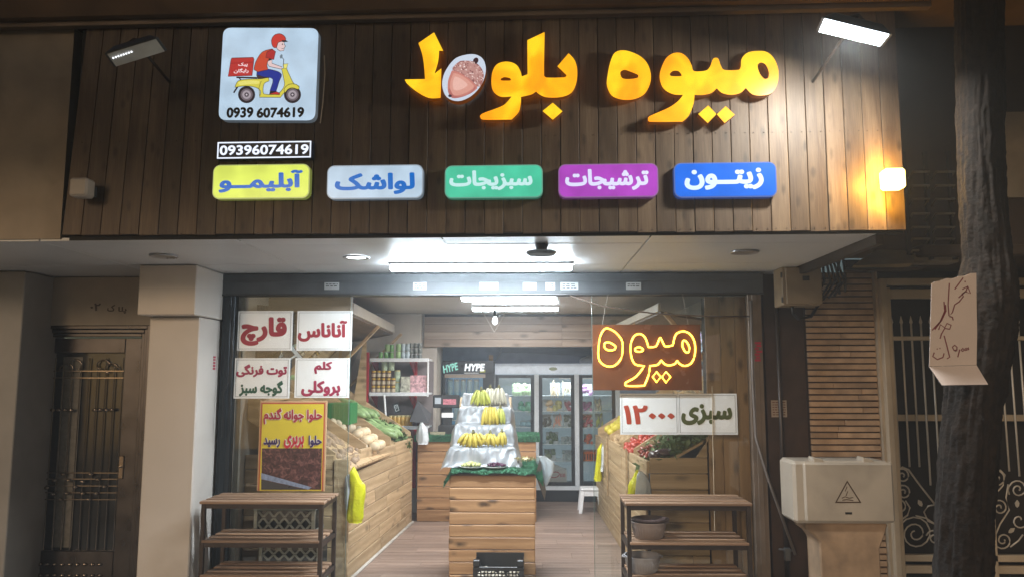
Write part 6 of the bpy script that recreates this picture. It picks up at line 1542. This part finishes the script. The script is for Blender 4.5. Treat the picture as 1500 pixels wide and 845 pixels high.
def tray(px0, px1, py0, py1, col, label, kind, n=8, r=.03, Y=10.40, elong=None):
    a = at(px0, py1, Y); b = at(px1, py0, Y); o = T('produce_tray', label, 'tray', ((a.x + b.x) / 2, Y, a.z), 'wrapped trays in the white fridge')
    c = Vector(((a.x + b.x) / 2, Y + .05, (a.z + b.z) / 2)); w_, h_ = (b.x - a.x) / 2, (b.z - a.z) / 2
    P('tray', MB().hexa([(a.x, Y, a.z), (b.x, Y, a.z), (b.x, Y + .02, a.z), (a.x, Y + .02, a.z), (a.x, Y + .10, b.z), (b.x, Y + .10, b.z), (b.x, Y + .12, b.z), (a.x, Y + .12, b.z)]), mat('foam_tray', (.30, .32, .33), .4), o)
    mb = MB()
    for k in range(n):
        u = random.uniform(-.8, .8); v = random.uniform(-.8, .8); p = Vector((c.x + u * w_, Y + (v + 1) * .05 - .01, c.z + v * h_))
        mb.blob(p, (r, r * .7, r) if not elong else (r * .5, r * .5, r * elong), 7, 5, .25, 0, Matrix.Rotation(random.uniform(-.3, .3), 3, 'Y'))
    P('contents', mb, mat('tray_' + kind, col, .45, var=.25, vs=20), o, smooth=True)
tray(806, 821, 560, 578, (.62, .50, .34), 'tray of pale bananas, left on the top shelf of the middle fridge door', 'pale_banana', 9, .022, elong=3)
tray(823, 837, 559, 578, (.68, .62, .45), 'tray of cream sliced produce, right on the top shelf of the middle fridge door', 'cream', 9, .02, elong=3)
tray(794, 809, 585, 602, (.50, .36, .22), 'tray of brown pears, left on the second shelf of the middle fridge door', 'pear', 7, .035)
tray(811, 824, 586, 602, (.42, .38, .16), 'tray of olive green fruit, centre of the second shelf of the middle fridge door', 'olive', 7, .035)
tray(826, 838, 586, 602, (.22, .07, .09), 'tray of dark red fruit, right on the second shelf of the middle fridge door', 'dark_red', 12, .022)
tray(795, 808, 607, 625, (.06, .06, .05), 'tray of dark produce, left on the third shelf of the middle fridge door', 'dark', 12, .022)
tray(810, 824, 607, 625, (.60, .26, .18), 'tray of orange pink carrots, centre of the third shelf of the middle fridge door', 'pink', 14, .016, elong=3)
tray(826, 838, 607, 625, (.12, .14, .12), 'tray of grey green produce, right on the third shelf of the middle fridge door', 'grey_green', 12, .022)
tray(800, 818, 633, 650, (.09, .12, .06), 'tray of dark green vegetables on the fourth shelf of the middle fridge door', 'dark_green', 10, .03)
tray(822, 838, 640, 650, (.24, .28, .28), 'small pale packed tray on the fourth shelf of the middle fridge door', 'pale_grey', 8, .02)
tray(797, 814, 658, 675, (.16, .20, .12), 'tray of mixed greens on the fifth shelf of the middle fridge door', 'mid_green', 12, .025)
tray(824, 838, 660, 675, (.30, .34, .34), 'wrapped pale tray at the right of the fifth shelf of the middle fridge door', 'pale_wrap', 8, .025)
tray(750, 778, 562, 577, (.30, .40, .24), 'pile of pale lettuce behind the left door of the white fridge', 'lettuce', 18, .045)
tray(758, 780, 590, 602, (.10, .30, .20), 'green wrapped vegetables on the second shelf behind the left fridge door', 'teal', 10, .04)
tray(762, 778, 616, 626, (.25, .36, .42), 'bluish wrapped tray on the third shelf behind the left fridge door', 'bluish', 8, .03)
tray(762, 778, 634, 650, (.06, .04, .08), 'bundle of dark purple vegetables behind the left fridge door', 'purple_dark', 10, .02, elong=2.5)
tray(853, 868, 562, 579, (.42, .24, .42), 'row of purple cartons on the top shelf behind the right fridge door', 'purple_box', 10, .03)
tray(853, 869, 588, 602, (.30, .12, .22), 'cluster of purple and red packs on the second shelf behind the right fridge door', 'mixed_purple', 16, .022)
tray(853, 870, 606, 625, (.38, .08, .10), 'red packs on the third shelf behind the right fridge door', 'red_pack', 16, .022)
tray(856, 872, 636, 650, (.45, .10, .04), 'dark orange packs on the fourth shelf behind the right fridge door', 'orange_dark', 12, .025)
tray(871, 882, 585, 602, (.45, .42, .30), 'pale bottles at the right of the second shelf behind the right fridge door', 'pale_bottle', 8, .02, elong=2.5)
tray(873, 884, 606, 625, (.45, .48, .12), 'yellow green bottles on the third shelf behind the right fridge door', 'yellow_green', 8, .02, elong=2.5)
oc = T('orange_crate', 'orange plastic crate on the lower shelf behind the right fridge door', 'crate', at(860, 676, 10.4))
a = at(851, 675, 10.4); b = at(878, 661, 10.4); P('shell', MB().box(a.x, b.x, 10.4, 10.7, a.z, b.z), mat('orange_plastic', (.60, .12, .02), .4), oc, bev=.005)
for k in range(7): x = a.x + (b.x - a.x) * (k + .5) / 7; P('slot', MB().box(x - .007, x + .007, 10.396, 10.4, a.z + .02, b.z - .03), M_dark, oc)
bx = T('carton_box', 'white carton with red print at the bottom of the middle fridge door', 'carton', at(815, 705, 10.33))
a = at(800, 706, 10.36); b = at(830, 688, 10.36); P('carton', MB().box(a.x, b.x, 10.36, 10.6, a.z, b.z), mat('white_carton', (.55, .55, .54), .6), bx, bev=.003)
P('carton_flap', MB().hexa([(a.x, 10.36, b.z + .001), (b.x, 10.36, b.z + .001), (b.x - .04, 10.5, b.z + .001), (a.x + .04, 10.5, b.z + .001), (a.x + .09, 10.42, b.z + .05), (b.x - .12, 10.42, b.z + .05), (b.x - .12, 10.5, b.z + .05), (a.x + .09, 10.5, b.z + .05)]), MATS['white_carton'], bx)
mb = MB(); mb.flat([stroke(ell((a.x + b.x) / 2 - .02, (a.z + b.z) / 2 + .02, .06, .035, .2, 16) + [ell((a.x + b.x) / 2 - .02, (a.z + b.z) / 2 + .02, .06, .035, .2, 16)[0]], .012)], 10.357); put_text(mb, 'HAT', (a.x + b.x) / 2 + .05, b.x - .02, (a.z + b.z) / 2, (a.z + b.z) / 2 + .04, 10.357, 0, .04, False) if 0 else None
for k in range(4): mb.box((a.x + b.x) / 2 + .05 + k * .018, (a.x + b.x) / 2 + .06 + k * .018, 10.3565, 10.3575, (a.z + b.z) / 2 - .01, (a.z + b.z) / 2 + .035)
P('red_print', mb, mat('carton_red_ink', (.35, .03, .06), .5), bx)
light('fridge_light', 'AREA', ((WX[0] + WX[3]) / 2, 10.36, wh - .02), 9, (.85, .93, 1), 1.6, .05, dirv=(0, .25, -1))
# stuff on top of fridges
P('cloth_heap', MB().blob(at(862, 527, 10.5), (.12, .15, .06), 10, 6, .4), M_cloth, None, 'white heap of cloth on top of the display fridge', 'cloth', smooth=True)
P('dark_gap_sheet', MB().hexa([at(725, 532, 10.6), at(905, 532, 10.6), at(905, 532, 10.9), at(725, 532, 10.9), at(735, 516, 10.6), at(890, 522, 10.6), at(890, 512, 10.9), at(735, 508, 10.9)]), mat('dark_blue_gap_tone', (.15, .19, .27), .4, bmp=.6, bs=12), None, 'dark bluish sheet standing for the dark gap above the display fridge', 'sheet')  # dark gap under the ceiling, its shade put into the sheet's colour
# wood post between the fridges
P('post', MB().box(at(716, 600, 10.25).x, at(722, 600, 10.25).x, 10.2, 10.26, 0, 1.9), M_stallx, None, 'thin brown post between the black fridge and the white fridge', 'post', origin=at(719, 700, 10.25))
# stool
sc_ = at(866, 742, 9.3); sc_ = Vector((at(864, 700, 9.55).x, 9.55, 0))
so_ = T('plastic_stool', 'small white plastic stool beside the far end of the right stall', 'stool', sc_)
P('seat', MB().box(sc_.x - .12, sc_.x + .12, 9.43, 9.67, .26, .29), M_white, so_, bev=.01)
for sx_, sy_ in ((-1, -1), (1, -1), (1, 1), (-1, 1)):
    P('leg', MB().hexa([(sc_.x + sx_ * .125 - .02, 9.55 + sy_ * .125 - .015, 0), (sc_.x + sx_ * .125 + .02, 9.55 + sy_ * .125 - .015, 0), (sc_.x + sx_ * .125 + .02, 9.55 + sy_ * .125 + .015, 0), (sc_.x + sx_ * .125 - .02, 9.55 + sy_ * .125 + .015, 0), (sc_.x + sx_ * .095 - .025, 9.55 + sy_ * .095 - .015, .26), (sc_.x + sx_ * .095 + .025, 9.55 + sy_ * .095 - .015, .26), (sc_.x + sx_ * .095 + .025, 9.55 + sy_ * .095 + .015, .26), (sc_.x + sx_ * .095 - .025, 9.55 + sy_ * .095 + .015, .26)]), M_white, so_, bev=.003)
for y in (9.44, 9.655): P('apron', MB().box(sc_.x - .10, sc_.x + .10, y, y + .008, .20, .258), M_white, so_)
# ---- slatted racks outside
def rack(x0, x1, label, zs=(.735, .475, .245)):
    o = T('slatted_rack', label, 'rack', ((x0 + x1) / 2, 5.62, 0), 'slatted display racks at the shop windows')
    y0, y1 = 5.42, 5.82; w_ = .028
    for x in (x0, x1 - w_):
        for y in (y0, y1 - w_): P('leg', MB().box(x, x + w_, y, y + w_, 0, zs[0] - .002), M_darksteel, o, bev=.002)
    for z in zs:
        P('front_rail', MB().box(x0 + w_ + .001, x1 - w_ - .001, y0 + .001, y0 + .024, z - .032, z - .003), M_darksteel, o)
        P('rear_rail', MB().box(x0 + w_ + .001, x1 - w_ - .001, y1 - .024, y1 - .001, z - .032, z - .003), M_darksteel, o)
        for x in (x0 + .002, x1 - w_ + .002): P('side_rail', MB().box(x, x + .024, y0 + w_ + .001, y1 - w_ - .001, z - .032, z - .003), M_darksteel, o)
        for k in range(4):
            ya = y0 - .012 + k * .112; ins = 0 if z == zs[0] else .03
            P('slat', MB().box(x0 - .012 + ins + random.uniform(-.003, .003), x1 + .012 - ins + random.uniform(-.003, .003), ya, ya + .076, z, z + .018), M_slat, o, bev=.003)
    return o
rack(at(293, 780, 5.42).x, at(472, 780, 5.42).x, 'brown three tier slatted rack in front of the left shop window')
rack(at(919, 780, 5.42).x, at(1101, 780, 5.42).x, 'brown three tier slatted rack holding basins in front of the right window')
# basins
def basin(px, z, r, label, m, tilt=0):
    c = Vector((at(px, 760, 5.58).x, 5.58, z)); o = T('plastic_basin', label, 'basin', c, 'plastic basins on the right rack')
    h = .105
    P('bowl', MB().lathe([(r * .72, 0), (r * .76, .004), (r * .92, h * .75), (r * .95, h), (r * 1.02, h), (r * 1.02, h + .008), (r * .94, h + .008), (r * .89, h * .75), (r * .72, .01), (.001, .008)], c, 28, cap=False), m, o, smooth=2)
    P('base_disc', MB().lathe([(r * .71, .001), (r * .71, .004)], c, 28), m, o)
    for s in (-1, 1): P('handle', MB().tube([c + Vector((s * r * 1.0, -.04, h)), c + Vector((s * r * 1.10, 0, h - .004)), c + Vector((s * r * 1.0, .04, h))], .005, 5), m, o, smooth=True)
    mb = MB()
    for k in range(36): a = k * math.pi / 18; d = Vector((math.cos(a), math.sin(a), 0)); mb.bar(c + d * r * .79 + Vector((0, 0, .015)), c + d * r * .925 + Vector((0, 0, h * .72)), .003, .003)
    P('ribs', mb, m, o); return o
basin(950, .4935, .128, 'grey brown ribbed basin on the middle shelf of the right rack', mat('grey_brown_plastic', (.27, .22, .20), .45))
basin(940, .2635, .128, 'grey ribbed basin on the bottom shelf of the right rack', mat('mid_grey_plastic', (.32, .31, .32), .45))
b2 = T('plastic_basin', 'darker oval basin nested in the basin on the middle shelf', 'basin', (at(952, 760, 5.6).x, 5.58, .575), 'plastic basins on the right rack')
c = Vector(b2.location); P('bowl', MB().lathe([(.09, 0), (.112, .035), (.130, .04), (.133, .048), (.122, .046), (.10, .03), (.001, .01)], c, 28, cap=False), mat('dark_brown_plastic', (.07, .045, .04), .4), b2, smooth=2)
# ---- white crates behind the left rack
M_crt = mat('grey_white_crate', (.50, .53, .54), .45, var=.06, dirt=.2)
def wcrate(px0, px1, z0, z1, Y, label):
    x0, x1 = at(px0, 760, Y).x, at(px1, 760, Y).x; o = T('white_crate', label, 'crate', ((x0 + x1) / 2, Y + .15, z0), 'white plastic crates behind the left rack')
    h = z1 - z0
    P('rim', MB().box(x0, x1, Y, Y + .30, z1 - .05, z1 - .045).box(x0, x1, Y - .004, Y, z1 - .05, z1), M_crt, o, bev=.002)
    P('base_band', MB().box(x0 + .01, x1 - .01, Y, Y + .29, z0, z0 + .03), M_crt, o, bev=.002)
    P('inner_shell', MB().box(x0 + .02, x1 - .02, Y + .03, Y + .27, z0 + .031, z1 - .052), M_dark, o)
    for xa in (x0 + .005, x1 - .03): P('corner', MB().box(xa, xa + .025, Y - .002, Y + .02, z0 + .031, z1 - .051), M_crt, o)
    mb = MB(); za, zb = z0 + .035, z1 - .055
    n = 10; W = x1 - x0 - .07
    for k in range(n):
        cx = x0 + .035 + W * (k + .5) / n; cell = W / n
        rows = max(2, int((zb - za) / cell))
        for r_ in range(rows):
            cz = za + (zb - za) * (r_ + .5) / rows; hh = (zb - za) / rows / 2; s = 1 if (k + r_) % 2 else -1
            for q in (-.6, 0, .6): mb.bar((cx - cell * .45 + q * cell * .3 , Y + .004 + (k % 2) * .0005, cz - s * hh * .9), (cx + cell * .45 + q * cell * .3, Y + .004 + (k % 2) * .0005, cz + s * hh * .9), .004, .005, up=(0, 1, 0))
    P('weave_bars', mb, M_crt, o)
wcrate(380, 471, .02, .40, 6.03, 'larger white lattice crate at the bottom of the stack behind the left rack')
wcrate(371, 462, .405, .64, 6.03, 'white lattice crate on top of the other behind the left rack')
# bamboo string on the right window
mb = MB(); mb.tube([at(1043, 565, 5.96), at(1044, 640, 5.96), at(1046, 720, 5.96), at(1047, 780, 5.96)], .003, 5); P('string', mb, mat('straw_string', (.5, .42, .3), .7), None, 'thin pale string hanging down the right window pane', 'string')

# ---- thin haze box added to imitate lens glare round the lamps
hm = bpy.data.materials.new('glare_haze'); hm.use_nodes = True; hn = hm.node_tree; hn.nodes.remove(hn.nodes['Principled BSDF'])
pv_ = hn.nodes.new('ShaderNodeVolumePrincipled'); pv_.inputs['Color'].default_value = (.85, .92, 1, 1); pv_.inputs['Density'].default_value = .010; pv_.inputs['Anisotropy'].default_value = .35
hn.links.new(pv_.outputs[0], hn.nodes['Material Output'].inputs['Volume'])
P('haze', MB().box(-11, 11, -7, 12, -1.1, 6.2), hm, kind='stuff')
